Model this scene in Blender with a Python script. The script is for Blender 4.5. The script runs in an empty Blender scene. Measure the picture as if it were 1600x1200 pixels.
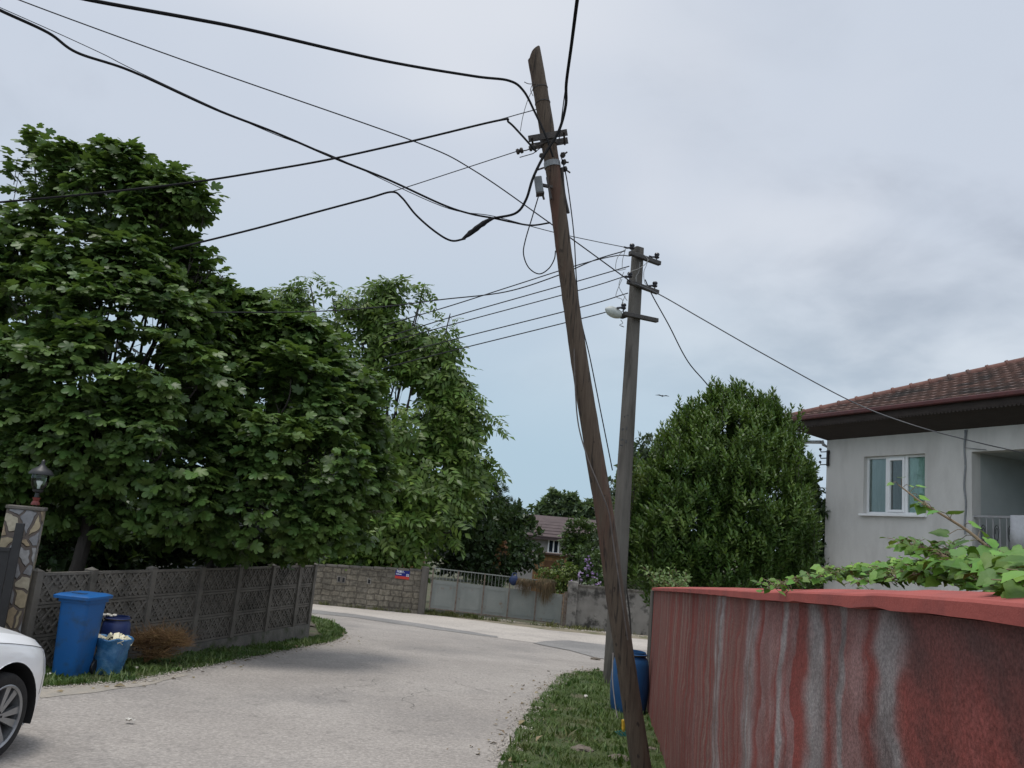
import bpy, bmesh, math, random
import numpy as np
from mathutils import Vector, Matrix, noise
from mathutils.geometry import tessellate_polygon

S = bpy.context.scene
COL = S.collection
rad = math.radians
# ------------------------------------------------------------------ camera
F = 1290.0                     # focal length in photo pixels (1600 wide)
CZ = 1.65                      # eye height
TH, RO = rad(10.37), rad(5.4)  # pitch up, roll
SL = 0.045                     # the street falls away at 4.5 %
fw = Vector((0, math.cos(TH), math.sin(TH)))
r0 = Vector((1, 0, 0)); u0 = Vector((0, -math.sin(TH), math.cos(TH)))
rt = r0 * math.cos(RO) + u0 * math.sin(RO)
up = -r0 * math.sin(RO) + u0 * math.cos(RO)
cam = bpy.data.cameras.new('camera'); co = bpy.data.objects.new('camera', cam); COL.objects.link(co)
co.matrix_world = Matrix(((rt.x, up.x, -fw.x, 0), (rt.y, up.y, -fw.y, 0), (rt.z, up.z, -fw.z, CZ), (0, 0, 0, 1)))
cam.sensor_width = 36; cam.lens = F / 1600 * 36; cam.clip_start = 0.05; cam.clip_end = 6000
S.camera = co
# ------------------------------------------------------------------ world: overcast daylight
SUNV = Vector((-0.16, -0.06, 0.98)).normalized()
w = bpy.data.worlds.new('World'); S.world = w; w.use_nodes = True
nt = w.node_tree; nt.nodes.clear(); N = nt.nodes.new; L = nt.links.new
def wmath(op, a, b=None, clamp=False):
    n = N('ShaderNodeMath'); n.operation = op; n.use_clamp = clamp
    for i, v in enumerate((a, b)):
        if v is None: continue
        if isinstance(v, (int, float)): n.inputs[i].default_value = v
        else: L(v, n.inputs[i])
    return n.outputs[0]
def wmix(f, a, b):
    n = N('ShaderNodeMix'); n.data_type = 'RGBA'
    for s, v in ((0, f), (6, a), (7, b)):
        if isinstance(v, (int, float)): n.inputs[s].default_value = v
        elif isinstance(v, tuple): n.inputs[s].default_value = (*v, 1)
        else: L(v, n.inputs[s])
    return n.outputs[2]
def wstep(v, a, b):
    n = N('ShaderNodeMapRange'); n.interpolation_type = 'SMOOTHSTEP'
    L(v, n.inputs[0]); n.inputs[1].default_value = a; n.inputs[2].default_value = b
    return n.outputs[0]
tc = N('ShaderNodeTexCoord'); sx = N('ShaderNodeSeparateXYZ'); L(tc.outputs['Generated'], sx.inputs[0])
dx, dy, dz = sx.outputs
zz = wmath('ADD', wmath('MAXIMUM', dz, 0.0), 0.30)
cx = N('ShaderNodeCombineXYZ'); L(wmath('DIVIDE', dx, zz), cx.inputs[0]); L(wmath('DIVIDE', dy, zz), cx.inputs[1])
def wnoise(scale, det, rough, off):
    m = N('ShaderNodeMapping'); L(cx.outputs[0], m.inputs[0]); m.inputs[1].default_value = off
    n = N('ShaderNodeTexNoise'); L(m.outputs[0], n.inputs['Vector'])
    n.inputs['Scale'].default_value = scale; n.inputs['Detail'].default_value = det; n.inputs['Roughness'].default_value = rough
    n.inputs['Distortion'].default_value = 0.25
    return n.outputs[0]
n1 = wnoise(1.5, 5, 0.52, (3.1, 1.7, 0)); n2 = wnoise(4.2, 6, 0.55, (7.3, 2.2, 0)); n3 = wnoise(0.8, 3, 0.5, (0.4, 5.2, 0))
cl = wmath('ADD', wmath('MULTIPLY', n1, 0.65), wmath('MULTIPLY', n2, 0.35))
BLUE = (0.455, 0.610, 0.735); LAV = (0.620, 0.680, 0.780); LITE = (0.780, 0.810, 0.870); DARK = (0.400, 0.445, 0.530)
c1 = wmix(wstep(n3, 0.42, 0.60), LAV, LITE)
right = wmath('MULTIPLY', wstep(dx, 0.02, 0.40), wmath('SUBTRACT', 1.0, wmath('MULTIPLY', wstep(dz, 0.42, 0.62), 0.6)))
c2 = wmix(wmath('MULTIPLY', wmath('MULTIPLY', wstep(cl, 0.42, 0.66), right), 0.80), c1, DARK)
c2 = wmix(wmath('MULTIPLY', wstep(cl, 0.55, 0.66), 0.22), c2, DARK)
c3 = wmix(wmath('MULTIPLY', wstep(dz, 0.42, 0.06), wmath('SUBTRACT', 1.0, wmath('MULTIPLY', wstep(dx, 0.10, 0.45), 0.45))), c2, BLUE)
boost = wmath('ADD', wmath('ADD', 1.0, wmath('MULTIPLY', wstep(dz, 0.62, 0.95), 0.55)), wmath('MULTIPLY', wstep(dy, 0.25, -0.8), 0.62))  # zenith and unseen sky behind the camera brightened as added fill
vs = N('ShaderNodeVectorMath'); vs.operation = 'SCALE'; L(c3, vs.inputs[0]); L(wmath('MULTIPLY', boost, 10.0), vs.inputs[3])
sky = N('ShaderNodeTexSky'); sky.sky_type = 'NISHITA'; sky.sun_disc = False
sky.sun_elevation = math.asin(SUNV.z); sky.sun_rotation = math.atan2(SUNV.x, SUNV.y)
sky.dust_density = 2.0
bg = N('ShaderNodeBackground'); bg.inputs[1].default_value = 0.1
L(wmix(0.93, sky.outputs[0], vs.outputs[0]), bg.inputs[0])
wo = N('ShaderNodeOutputWorld'); L(bg.outputs[0], wo.inputs[0])
# ------------------------------------------------------------------ sun behind thin cloud
sl = bpy.data.lights.new('sun', 'SUN'); sl.energy = 2.0; sl.angle = rad(18); sl.color = (1.0, 0.955, 0.89)
so = bpy.data.objects.new('sun', sl); COL.objects.link(so)
so.rotation_euler = (-SUNV).to_track_quat('-Z', 'Y').to_euler()
S.view_settings.view_transform = 'Standard'; S.view_settings.look = 'None'; S.view_settings.gamma = 1
S.view_settings.exposure = 0.0
S.cycles.max_bounces = 6; S.cycles.transparent_max_bounces = 8

# ------------------------------------------------------------------ picture point -> place
def ray(px, py):
    return fw + rt * ((px - 800) / F) + up * ((600 - py) / F)
def P(px, py, d):              # the point seen at (px, py) that stands d metres ahead
    v = ray(px, py); return Vector((0, 0, CZ)) + v * (d / v.y)
def G(px, py, dz=0.0):         # the ground point seen at (px, py)
    v = ray(px, py); t = (CZ - dz) / (-v.z - SL * v.y)
    return Vector((0, 0, CZ)) + v * t
def gz(y): return -SL * max(-12.0, min(y, 45.0))
def pj(p):                     # place -> picture (for checking)
    q = Vector(p) - Vector((0, 0, CZ)); z = q.dot(fw)
    return (800 + F * q.dot(rt) / z, 600 - F * q.dot(up) / z)
def depth(p): return (Vector(p) - Vector((0, 0, CZ))).dot(fw)
def cr(pts, n=8):              # Catmull-Rom through points
    pts = [Vector(p) for p in pts]; out = []
    q = [pts[0] * 2 - pts[1]] + pts + [pts[-1] * 2 - pts[-2]]
    for i in range(1, len(q) - 2):
        a, b, c, d = q[i - 1:i + 3]
        for k in range(n):
            t = k / n
            out.append(0.5 * ((2 * b) + (c - a) * t + (2 * a - 5 * b + 4 * c - d) * t * t + (3 * b - a - 3 * c + d) * t ** 3))
    return out + [pts[-1]]
# ------------------------------------------------------------------ materials
def mat(name, c1, c2=None, scale=6.0, rough=0.8, bump=0.0, bscale=60.0, c3=None, scale3=1.2, lo3=0.52, hi3=0.66, stretch=(1, 1, 1),
        metal=0.0, spec=0.4, island=0.0, trans=0.0, detail=6, coat=0.0, tex='OBJ', lo=0.35, hi=0.65, bdist=0.02):
    m = bpy.data.materials.new(name); m.use_nodes = True; t = m.node_tree; nn = t.nodes.new; ll = t.links.new
    b = t.nodes['Principled BSDF']; out = t.nodes['Material Output']
    b.inputs['Roughness'].default_value = rough; b.inputs['Metallic'].default_value = metal
    b.inputs['Specular IOR Level'].default_value = spec; b.inputs['Coat Weight'].default_value = coat
    g = nn('ShaderNodeTexCoord'); mp = nn('ShaderNodeMapping'); ll(g.outputs['Object'], mp.inputs[0]); mp.inputs[3].default_value = stretch
    def nz(s, d=detail, r=0.6):
        x = nn('ShaderNodeTexNoise'); ll(mp.outputs[0], x.inputs['Vector']); x.inputs['Scale'].default_value = s
        x.inputs['Detail'].default_value = d; x.inputs['Roughness'].default_value = r; return x.outputs[0]
    def rng(v, a, c):
        x = nn('ShaderNodeMapRange'); ll(v, x.inputs[0]); x.inputs[1].default_value = a; x.inputs[2].default_value = c; return x.outputs[0]
    def mix(f, a, c):
        x = nn('ShaderNodeMix'); x.data_type = 'RGBA'
        for s, v in ((0, f), (6, a), (7, c)):
            if isinstance(v, (int, float)): x.inputs[s].default_value = v
            elif isinstance(v, tuple): x.inputs[s].default_value = (*v, 1)
            else: ll(v, x.inputs[s])
        return x.outputs[2]
    c = c1
    if c2 is not None: c = mix(rng(nz(scale), lo, hi), c1, c2)
    if c3 is not None: c = mix(rng(nz(scale3, 5, 0.62), lo3, hi3), c, c3)
    if island:
        ge = nn('ShaderNodeNewGeometry'); hs = nn('ShaderNodeHueSaturation')
        r = ge.outputs['Random Per Island']
        mm = nn('ShaderNodeMapRange'); ll(r, mm.inputs[0]); mm.inputs[3].default_value = 1 - island; mm.inputs[4].default_value = 1 + island
        ll(mm.outputs[0], hs.inputs['Value'])
        m2 = nn('ShaderNodeMath'); m2.operation = 'FRACT'; m3 = nn('ShaderNodeMath'); m3.operation = 'MULTIPLY'; m3.inputs[1].default_value = 7.31
        ll(r, m3.inputs[0]); ll(m3.outputs[0], m2.inputs[0])
        mh = nn('ShaderNodeMapRange'); ll(m2.outputs[0], mh.inputs[0]); mh.inputs[3].default_value = 0.485; mh.inputs[4].default_value = 0.515
        ll(mh.outputs[0], hs.inputs['Hue'])
        if isinstance(c, tuple): hs.inputs['Color'].default_value = (*c, 1)
        else: ll(c, hs.inputs['Color'])
        c = hs.outputs[0]
    if isinstance(c, tuple): b.inputs['Base Color'].default_value = (*c, 1)
    else: ll(c, b.inputs['Base Color'])
    if bump:
        bp = nn('ShaderNodeBump'); bp.inputs['Strength'].default_value = bump; bp.inputs['Distance'].default_value = bdist
        ll(nz(bscale, 8, 0.7), bp.inputs['Height']); ll(bp.outputs[0], b.inputs['Normal'])
    if trans:
        tr = nn('ShaderNodeBsdfTranslucent'); ms = nn('ShaderNodeMixShader'); ms.inputs[0].default_value = trans
        tint = mix(0.5, c, (0.16, 0.26, 0.03)); ll(tint, tr.inputs[0])
        ll(b.outputs[0], ms.inputs[1]); ll(tr.outputs[0], ms.inputs[2]); ll(ms.outputs[0], out.inputs[0])
    m['b'] = 1
    return m
def nodes(m): return m.node_tree, m.node_tree.nodes['Principled BSDF']
# ------------------------------------------------------------------ mesh building
MW = {}
def thing(name, label, cat, loc, rot=(0, 0, 0), group=None):
    o = bpy.data.objects.new(name, None); COL.objects.link(o); o.empty_display_size = 0.1
    o.location = loc; o.rotation_euler = rot
    MW[o.name] = Matrix.Translation(Vector(loc)) @ Matrix.Rotation(rot[2], 4, 'Z') @ Matrix.Rotation(rot[1], 4, 'Y') @ Matrix.Rotation(rot[0], 4, 'X')
    return tag(o, label, cat, group)
def tag(o, label, cat, group=None):
    o['label'] = label; o['category'] = cat
    if group: o['group'] = group
    return o
def kind(o, k): o['kind'] = k; return o
def basis(d):
    d = Vector(d).normalized(); a = Vector((0, 0, 1)) if abs(d.z) < 0.9 else Vector((1, 0, 0))
    x = a.cross(d).normalized(); return x, d.cross(x), d
class MB:
    def __init__(s): s.v = []; s.f = []; s.m = []; s.cur = 0
    def add(s, vs, fs):
        o = len(s.v); s.v += [tuple(v) for v in vs]; s.f += [[i + o for i in f] for f in fs]; s.m += [s.cur] * len(fs); return s
    def box(s, c, size, M=None):
        x, y, z = (k / 2 for k in size)
        vs = [Vector((a * x, b * y, e * z)) for e in (-1, 1) for a, b in ((-1, -1), (1, -1), (1, 1), (-1, 1))]
        if M is not None: vs = [M @ v for v in vs]
        c = Vector(c); return s.hexa([v + c for v in vs])
    def hexa(s, vs): return s.add(vs, [(3, 2, 1, 0), (4, 5, 6, 7), (0, 1, 5, 4), (1, 2, 6, 5), (2, 3, 7, 6), (3, 0, 4, 7)])
    def bar(s, a, b, wd, ht, upv=(0, 0, 1)):
        a, b = Vector(a), Vector(b); d = (b - a).normalized(); x = d.cross(Vector(upv)).normalized() * wd / 2; z = x.cross(d).normalized() * ht / 2
        return s.hexa([a - x - z, a + x - z, b + x - z, b - x - z, a - x + z, a + x + z, b + x + z, b - x + z])
    def tube(s, pts, r, n=8, cap=True, jit=0.0, seed=0):
        pts = [Vector(p) for p in pts]; k = len(pts); rs = r if isinstance(r, (list, tuple)) else [r] * k
        rr = random.Random(seed); vs = []; X = None
        for i, p in enumerate(pts):
            d = (pts[min(i + 1, k - 1)] - pts[max(i - 1, 0)])
            if d.length < 1e-9: d = Vector((0, 0, 1))
            d.normalize()
            if X is None: X = basis(d)[0]
            else:
                X = X - d * X.dot(d)
                X = X.normalized() if X.length > 1e-6 else basis(d)[0]
            Y = d.cross(X)
            for j in range(n):
                a = 2 * math.pi * j / n; q = rs[i] * (1 + jit * (rr.random() - 0.5))
                vs.append(p + X * math.cos(a) * q + Y * math.sin(a) * q)
        fs = [(i * n + j, i * n + (j + 1) % n, (i + 1) * n + (j + 1) % n, (i + 1) * n + j) for i in range(k - 1) for j in range(n)]
        if cap: fs += [tuple(range(n - 1, -1, -1)), tuple((k - 1) * n + j for j in range(n))]
        return s.add(vs, fs)
    def lathe(s, prof, c=(0, 0, 0), n=24, M=None, close=False):
        vs = []; c = Vector(c)
        for r, z in prof:
            for j in range(n):
                a = 2 * math.pi * j / n; v = Vector((r * math.cos(a), r * math.sin(a), z))
                vs.append((M @ v if M is not None else v) + c)
        k = len(prof)
        fs = [(i * n + j, i * n + (j + 1) % n, (i + 1) * n + (j + 1) % n, (i + 1) * n + j) for i in range(k - 1) for j in range(n)]
        if close: fs += [tuple(range(n - 1, -1, -1)), tuple((k - 1) * n + j for j in range(n))]
        return s.add(vs, fs)
    def loft(s, rings, cap=True):
        n = len(rings[0]); vs = [v for r in rings for v in r]; k = len(rings)
        fs = [(i * n + j, i * n + (j + 1) % n, (i + 1) * n + (j + 1) % n, (i + 1) * n + j) for i in range(k - 1) for j in range(n)]
        if cap: fs += [tuple(range(n - 1, -1, -1)), tuple((k - 1) * n + j for j in range(n))]
        return s.add(vs, fs)
    def poly(s, pts):
        pts = [Vector(p) for p in pts]; fs = []
        for t in tessellate_polygon([[Vector((p.x, p.y, 0)) for p in pts]]):
            a, b, c = (pts[i] for i in t)
            fs.append(t if (b - a).cross(c - a).z > 0 else t[::-1])
        return s.add(pts, fs)
    def ball(s, c, r, n=10, sq=(1, 1, 1), jit=0.0, seed=1):
        rr = random.Random(seed); vs = []; c = Vector(c); m = n // 2 + 1
        for i in range(m + 1):
            t = math.pi * i / m
            for j in range(n):
                a = 2 * math.pi * j / n; q = r * (1 + jit * (rr.random() - 0.5)); 
                vs.append(c + Vector((math.sin(t) * math.cos(a) * q * sq[0], math.sin(t) * math.sin(a) * q * sq[1], math.cos(t) * q * sq[2])))
        fs = [(i * n + j, (i + 1) * n + j, (i + 1) * n + (j + 1) % n, i * n + (j + 1) % n) for i in range(m) for j in range(n)]
        return s.add(vs, fs)
    def build(s, name, mats, parent=None, at=None, smooth=False, local=False, bevel=0.0, weld=False):
        me = bpy.data.meshes.new(name); vs = s.v
        if parent is not None and not local:
            Mi = MW[parent.name].inverted(); vs = [Mi @ Vector(v) for v in vs]
        elif at is not None and not local:
            at = Vector(at); vs = [Vector(v) - at for v in vs]
        me.from_pydata([tuple(v) for v in vs], [], s.f)
        ms = mats if isinstance(mats, (list, tuple)) else [mats]
        for m in ms: me.materials.append(m)
        if len(ms) > 1: me.polygons.foreach_set('material_index', s.m)
        if weld or bevel:
            bm = bmesh.new(); bm.from_mesh(me)
            if weld: bmesh.ops.remove_doubles(bm, verts=bm.verts, dist=1e-4)
            if bevel:
                es = [e for e in bm.edges if len(e.link_faces) == 2 and e.calc_face_angle(0) > 0.6]
                bmesh.ops.bevel(bm, geom=es, offset=bevel, segments=2, affect='EDGES', profile=0.5, clamp_overlap=True)
            bm.to_mesh(me); bm.free()
        if smooth: me.polygons.foreach_set('use_smooth', [True] * len(me.polygons))
        me.update()
        if smooth: 
            try: me.set_sharp_from_angle(angle=rad(40))
            except Exception: pass
        o = bpy.data.objects.new(name, me); COL.objects.link(o)
        if parent is not None: o.parent = parent; MW[o.name] = MW[parent.name]
        else:
            if at is not None: o.location = at
            MW[o.name] = Matrix.Translation(Vector(at) if at is not None else Vector((0, 0, 0)))
        return o
def wob(v, f, a, seed=0.0):
    v = Vector(v); return noise.noise(v * f + Vector((seed, seed * 1.7, 0))) * a
# many leaves in one mesh, from one template
def scatter(name, tv, tf, pos, dirs, ups, sc, m, parent=None, smooth=False):
    tv = np.asarray(tv, float); tf = np.asarray(tf, int); n = len(pos)
    y = dirs / np.linalg.norm(dirs, axis=1, keepdims=True)
    z = ups - (ups * y).sum(1, keepdims=True) * y; z /= np.maximum(np.linalg.norm(z, axis=1, keepdims=True), 1e-6)
    x = np.cross(y, z)
    V = pos[:, None, :] + sc[:, None, None] * (tv[None, :, 0:1] * x[:, None] + tv[None, :, 1:2] * y[:, None] + tv[None, :, 2:3] * z[:, None])
    V = V.reshape(-1, 3); k = len(tv); Fc = (tf[None] + (np.arange(n) * k)[:, None, None]).reshape(-1, tf.shape[1])
    if parent is not None:
        Mi = np.array(MW[parent.name].inverted()); V = V @ Mi[:3, :3].T + Mi[:3, 3]
    me = bpy.data.meshes.new(name); me.vertices.add(len(V)); me.vertices.foreach_set('co', V.astype(np.float32).ravel())
    q = tf.shape[1]; me.loops.add(Fc.size); me.loops.foreach_set('vertex_index', Fc.astype(np.int32).ravel())
    me.polygons.add(len(Fc)); me.polygons.foreach_set('loop_start', np.arange(0, Fc.size, q, dtype=np.int32))
    me.update(calc_edges=True); me.validate(); me.materials.append(m)
    if smooth: me.polygons.foreach_set('use_smooth', [True] * len(me.polygons))
    o = bpy.data.objects.new(name, me); COL.objects.link(o)
    if parent is not None: o.parent = parent; MW[o.name] = MW[parent.name]
    return o
def unit(rng, n):
    v = rng.normal(size=(n, 3)); return v / np.linalg.norm(v, axis=1, keepdims=True)
# leaf templates: x across, y along, z up; all triangles
def leaf_t(wd, fold=0.12, curl=0.15):
    tv = [(0, 0, 0), (wd, .42, fold), (0, .42, 0), (-wd, .42, fold), (wd * .72, .75, fold * .7 - curl * .5), (0, .75, -curl * .5), (-wd * .72, .75, fold * .7 - curl * .5), (0, 1, -curl)]
    tf = [(0, 1, 2), (0, 2, 3), (1, 4, 2), (4, 5, 2), (2, 5, 3), (5, 6, 3), (4, 7, 5), (5, 7, 6)]
    return tv, tf
def leaf4(wd, fold=0.1, curl=0.1):
    return [(0, 0, 0), (wd, .48, fold), (0, .5, 0), (-wd, .48, fold), (0, 1, -curl)], [(0, 1, 2), (0, 2, 3), (1, 4, 2), (2, 4, 3)]
def fig_t():
    half = [(0.12, -.05), (.27, -.04), (.42, .06), (.46, .18), (.40, .28), (.27, .33), (.38, .46), (.46, .62), (.43, .74), (.32, .77), (.19, .64), (.22, .80), (.18, .94), (.09, 1.02)]
    out = [(0, 0)] + half + [(0, 1.04)] + [(-a, b) for a, b in half[::-1]]
    tv = [(0, .38, 0.0)] + [(a, b, 0.10 * abs(a) - .30 * max(b - .3, 0) ** 2 * 1.6 - .55 * a * a) for a, b in out]
    n = len(out); return tv, [(0, 1 + i, 1 + (i + 1) % n) for i in range(n)][::1]
def compound_t():             # feather leaf: leaflets in pairs along a drooping stalk
    tv, tf = [], []; lv, lf = leaf4(.24, .06, .12)
    for k in range(4):
        y0 = .22 + .22 * k; z0 = -.28 * y0 * y0
        for s in ((-1, 1) if k < 3 else (0,)):
            a = s * 1.05; L_ = .42 if s else .46; o = len(tv)
            for (x, y, z) in lv:
                X, Y = x * L_, y * L_
                tv.append((math.cos(a) * X + math.sin(a) * Y, y0 + math.cos(a) * Y - math.sin(a) * X, z0 + z * L_ - .12 * y * abs(s)))
            tf += [tuple(i + o for i in f) for f in lf]
    return tv, tf
def spray_t(n, wd, spread, seed, up_=0.35):   # a small spray of simple leaves
    rr = random.Random(seed); tv, tf = [], []; lv, lf = leaf4(wd)
    for k in range(n):
        a = rr.uniform(0, 6.28); e = rr.uniform(-.5, 1.0) + up_ * .5
        y = Vector((math.cos(a) * math.cos(e), rr.uniform(.0, .9), math.sin(a) * math.cos(e) * .8 + .1)).normalized()
        z = Vector((rr.uniform(-.6, .6), rr.uniform(-.3, .3), 1)); z = (z - y * z.dot(y)).normalized(); x = y.cross(z)
        b = Vector((rr.uniform(-.25, .25), k / n * .75, rr.uniform(-.25, .25))) * spread; o = len(tv); L_ = rr.uniform(.75, 1.15)
        for p in lv: tv.append(tuple(b + (x * p[0] + y * p[1] + z * p[2]) * L_))
        tf += [tuple(i + o for i in f) for f in lf]
    return tv, tf
def blobs_px(lst): return [(P(x, y, d), r / F * d * 1.02) for x, y, d, r in lst]
def blob_points(bl, n, rng, shell=0.45, gap=0.0, gf=1.2, seed=0, flat=1.0, wexp=2.2):
    rs = np.array([b[1] for b in bl]); wgt = rs ** wexp; wgt /= wgt.sum(); out = []; od = []; oi = []
    cs = np.array([b[0] for b in bl])
    while sum(len(a) for a in out) < n:
        i = rng.choice(len(bl), size=n, p=wgt); u = unit(rng, n); rr = shell + (1 - shell) * rng.random(n) ** 0.7
        p = cs[i] + u * (rr * rs[i])[:, None] * np.array([1, 1, flat])
        if gap > 0:
            k = np.array([noise.noise(Vector(q) * gf + Vector((seed, 0, 0))) for q in p]) > gap - 0.5
            p, u, i = p[k], u[k], i[k]
        out.append(p); od.append(u); oi.append(i)
    return np.concatenate(out)[:n], np.concatenate(od)[:n], np.concatenate(oi)[:n]
def limbs(mb, base, fork, bl, rng, r_trunk, tips=None, tip_i=None, ntips=6, lean=0.0, rmin=0.005, thick=.36):
    base, fork = Vector(base), Vector(fork); rr = random.Random(int(rng.integers(1e6)))
    pts = cr([base, base.lerp(fork, .5) + Vector((rr.uniform(-.1, .1), rr.uniform(-.1, .1), 0)), fork], 5)
    mb.tube(pts, [r_trunk * (1 - .35 * i / (len(pts) - 1)) * (1.35 if i == 0 else 1) for i in range(len(pts))], 9, jit=.12)
    for i, (c, r) in enumerate(bl):
        c = Vector(c); d = c - fork; m1 = fork + d * .4 + Vector((rr.uniform(-.15, .15), rr.uniform(-.15, .15), -.08)) * d.length * .6
        pts = cr([fork, m1, c + Vector((0, 0, -r * .35)), c + Vector((d.x * .04, d.y * .04, r * .25))], 5); k = len(pts)
        ra = r_trunk * thick * min(1, .4 + r / 1.5)
        mb.tube(pts, [max(rmin, ra * (1 - .9 * j / (k - 1))) for j in range(k)], 6, jit=.1)
        if tips is not None:
            q = tips[tip_i == i]
            for t in q[:ntips]:
                t = Vector(t); s = pts[int(k * rr.uniform(.45, .8))]
                mb.tube(cr([s, s.lerp(t, .5) + Vector((0, 0, -.05 * r)), t], 3), [max(rmin, ra * .28), rmin * 1.6, rmin * 1.2, rmin, rmin, rmin, rmin][:7], 4, cap=False)
# ------------------------------------------------------------------ the ground, road and verges
M = {}
M['soil'] = mat('soil', (.10, .085, .06), (.06, .075, .035), 1.5, .95, .6, 30)
M['turf'] = mat('turf', (.034, .058, .016), (.078, .092, .036), 16, .95, .7, 40, c3=(.11, .09, .06), scale3=.9, lo3=.55, hi3=.70)
def road_mat(name, base, alt, dark, dusty):
    m = mat(name, base, alt, .55, .88, .0, c3=dark, scale3=.38, lo3=.50, hi3=.72, lo=.38, hi=.62)
    t, b = nodes(m); nn = t.nodes.new; ll = t.links.new
    src = b.inputs['Base Color'].links[0].from_socket; g = nn('ShaderNodeTexCoord')
    v = nn('ShaderNodeTexVoronoi'); v.inputs['Scale'].default_value = 62; ll(g.outputs['Object'], v.inputs['Vector'])
    hs = nn('ShaderNodeMapRange'); ll(v.outputs['Color'], hs.inputs[0]); hs.inputs[3].default_value = .80; hs.inputs[4].default_value = 1.20
    n2 = nn('ShaderNodeTexNoise'); n2.inputs['Scale'].default_value = 26; n2.inputs['Detail'].default_value = 5; ll(g.outputs['Object'], n2.inputs['Vector'])
    r2 = nn('ShaderNodeMapRange'); ll(n2.outputs[0], r2.inputs[0]); r2.inputs[1].default_value = .3; r2.inputs[2].default_value = .7; r2.inputs[3].default_value = .80; r2.inputs[4].default_value = 1.20
    mu = nn('ShaderNodeMath'); mu.operation = 'MULTIPLY'; ll(hs.outputs[0], mu.inputs[0]); ll(r2.outputs[0], mu.inputs[1])
    # cracks and worn spots
    n3 = nn('ShaderNodeTexNoise'); n3.inputs['Scale'].default_value = 3.2; n3.inputs['Detail'].default_value = 6; n3.inputs['Roughness'].default_value = .65; ll(g.outputs['Object'], n3.inputs['Vector'])
    r3 = nn('ShaderNodeMapRange'); ll(n3.outputs[0], r3.inputs[0]); r3.inputs[1].default_value = .60; r3.inputs[2].default_value = .72; r3.inputs[3].default_value = 1; r3.inputs[4].default_value = .66
    mu2 = nn('ShaderNodeMath'); mu2.operation = 'MULTIPLY'; ll(mu.outputs[0], mu2.inputs[0]); ll(r3.outputs[0], mu2.inputs[1])
    sc = nn('ShaderNodeVectorMath'); sc.operation = 'SCALE'; ll(src, sc.inputs[0]); ll(mu2.outputs[0], sc.inputs[3]); ll(sc.outputs[0], b.inputs['Base Color'])
    bp = nn('ShaderNodeBump'); bp.inputs['Strength'].default_value = .5; bp.inputs['Distance'].default_value = .006
    ll(v.outputs['Distance'], bp.inputs['Height']); ll(bp.outputs[0], b.inputs['Normal'])
    return m
M['road'] = road_mat('road_surface', (.262, .238, .215), (.310, .283, .256), (.205, .190, .176), 0)
M['cross'] = road_mat('dusty_road_surface', (.375, .340, .303), (.425, .386, .344), (.31, .283, .255), 1)
M['band'] = road_mat('old_asphalt', (.19, .183, .175), (.235, .225, .215), (.15, .146, .14), 0)
M['dirt'] = mat('dry_dirt', (.26, .22, .17), (.17, .15, .10), 3, .95, .6, 40, c3=(.09, .095, .045), scale3=1.6, lo3=.48, hi3=.62)

g = MB(); ys = [-300, -12, 45, 4000]
vs = [(x, y, gz(y) - .004) for y in ys for x in (-2500, 2500)]
g.add(vs, [(2 * i, 2 * i + 1, 2 * i + 3, 2 * i + 2) for i in range(3)])
kind(g.build('ground', M['soil']), 'structure')
def ragged(pts, step=.25, amp=.05, f=1.7, seed=0):
    out = []
    for a, b in zip(pts, pts[1:] + pts[:1]):
        n = max(1, int((b - a).length / step)) if (b - a).length < 25 else 1
        for k in range(n):
            p = a.lerp(b, k / n); q = Vector((p.x, p.y, 0))
            out.append(Vector((p.x + noise.noise(q * f + Vector((seed, 0, 0))) * amp + noise.noise(q * 6 + Vector((0, seed, 3))) * amp * .5,
                               p.y + noise.noise(q * f + Vector((0, seed, 9))) * amp * 1.5, 0)))
    return out
def sheet(name, pts, m, dz, amp=.05, seed=0):
    o = MB().poly([(p.x, p.y, gz(p.y) + dz) for p in ragged(pts, amp=amp, seed=seed)])
    return kind(o.build(name, m), 'structure')
V2 = lambda x, y: Vector((x, y, 0))
Lpx = [(65, 1075), (130, 1072), (195, 1067), (270, 1053), (380, 1031), (455, 1016), (520, 1004), (541, 992), (534, 981), (515, 971), (481, 963)]
Rpx = [(933, 1047), (905, 1050), (879, 1056), (856, 1075), (845, 1090), (826, 1109), (811, 1142), (792, 1169), (778, 1195)]
Fpx = [(490, 937), (555, 946), (668, 957), (740, 964), (815, 974), (860, 980), (940, 988), (1002, 995)]
Lw, Rw, Fw = [G(*p) for p in Lpx], [G(*p) for p in Rpx], [G(*p) for p in Fpx]
flat = lambda l: [V2(p.x, p.y) for p in l]
road = flat(Rw)[::-1] + [V2(2.9, 15.8), V2(14, 15.4), V2(14, 27.5)] + flat(Fw)[::-1] + [V2(-14, Fw[0].y + .3), V2(-14, 21.5), V2(-6.2, 20.6)] + flat(Lw)[::-1] + \
       [V2(-7, 8.3), V2(-12, 8), V2(-12, -10), V2(.35, -10), V2(.42, 2.5), V2(.2, 5)]
sheet('road', road, M['road'], .004, .07, 1)
ban = [(470, 957), (552, 965), (665, 982), (777, 997), (830, 1004), (900, 1011), (1003, 1016)]
bw = flat([G(*p) for p in ban])
sheet('cross_road', bw + [V2(14, 21.5), V2(14, 27.3)] + flat(Fw)[::-1] + [V2(-14, Fw[0].y + .2), V2(-14, 25.3)], M['cross'], .008, .05, 2)
up_ = [G(*p) for p in [(470, 951), (552, 960), (665, 976), (777, 994.5)]]
sheet('asphalt_seam', flat(up_) + bw[3::-1], M['band'], .012, .08, 3)
z2 = lambda l: flat([G(440 + x / 2.667, 820 + y / 2.667) for x, y in l])
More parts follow.
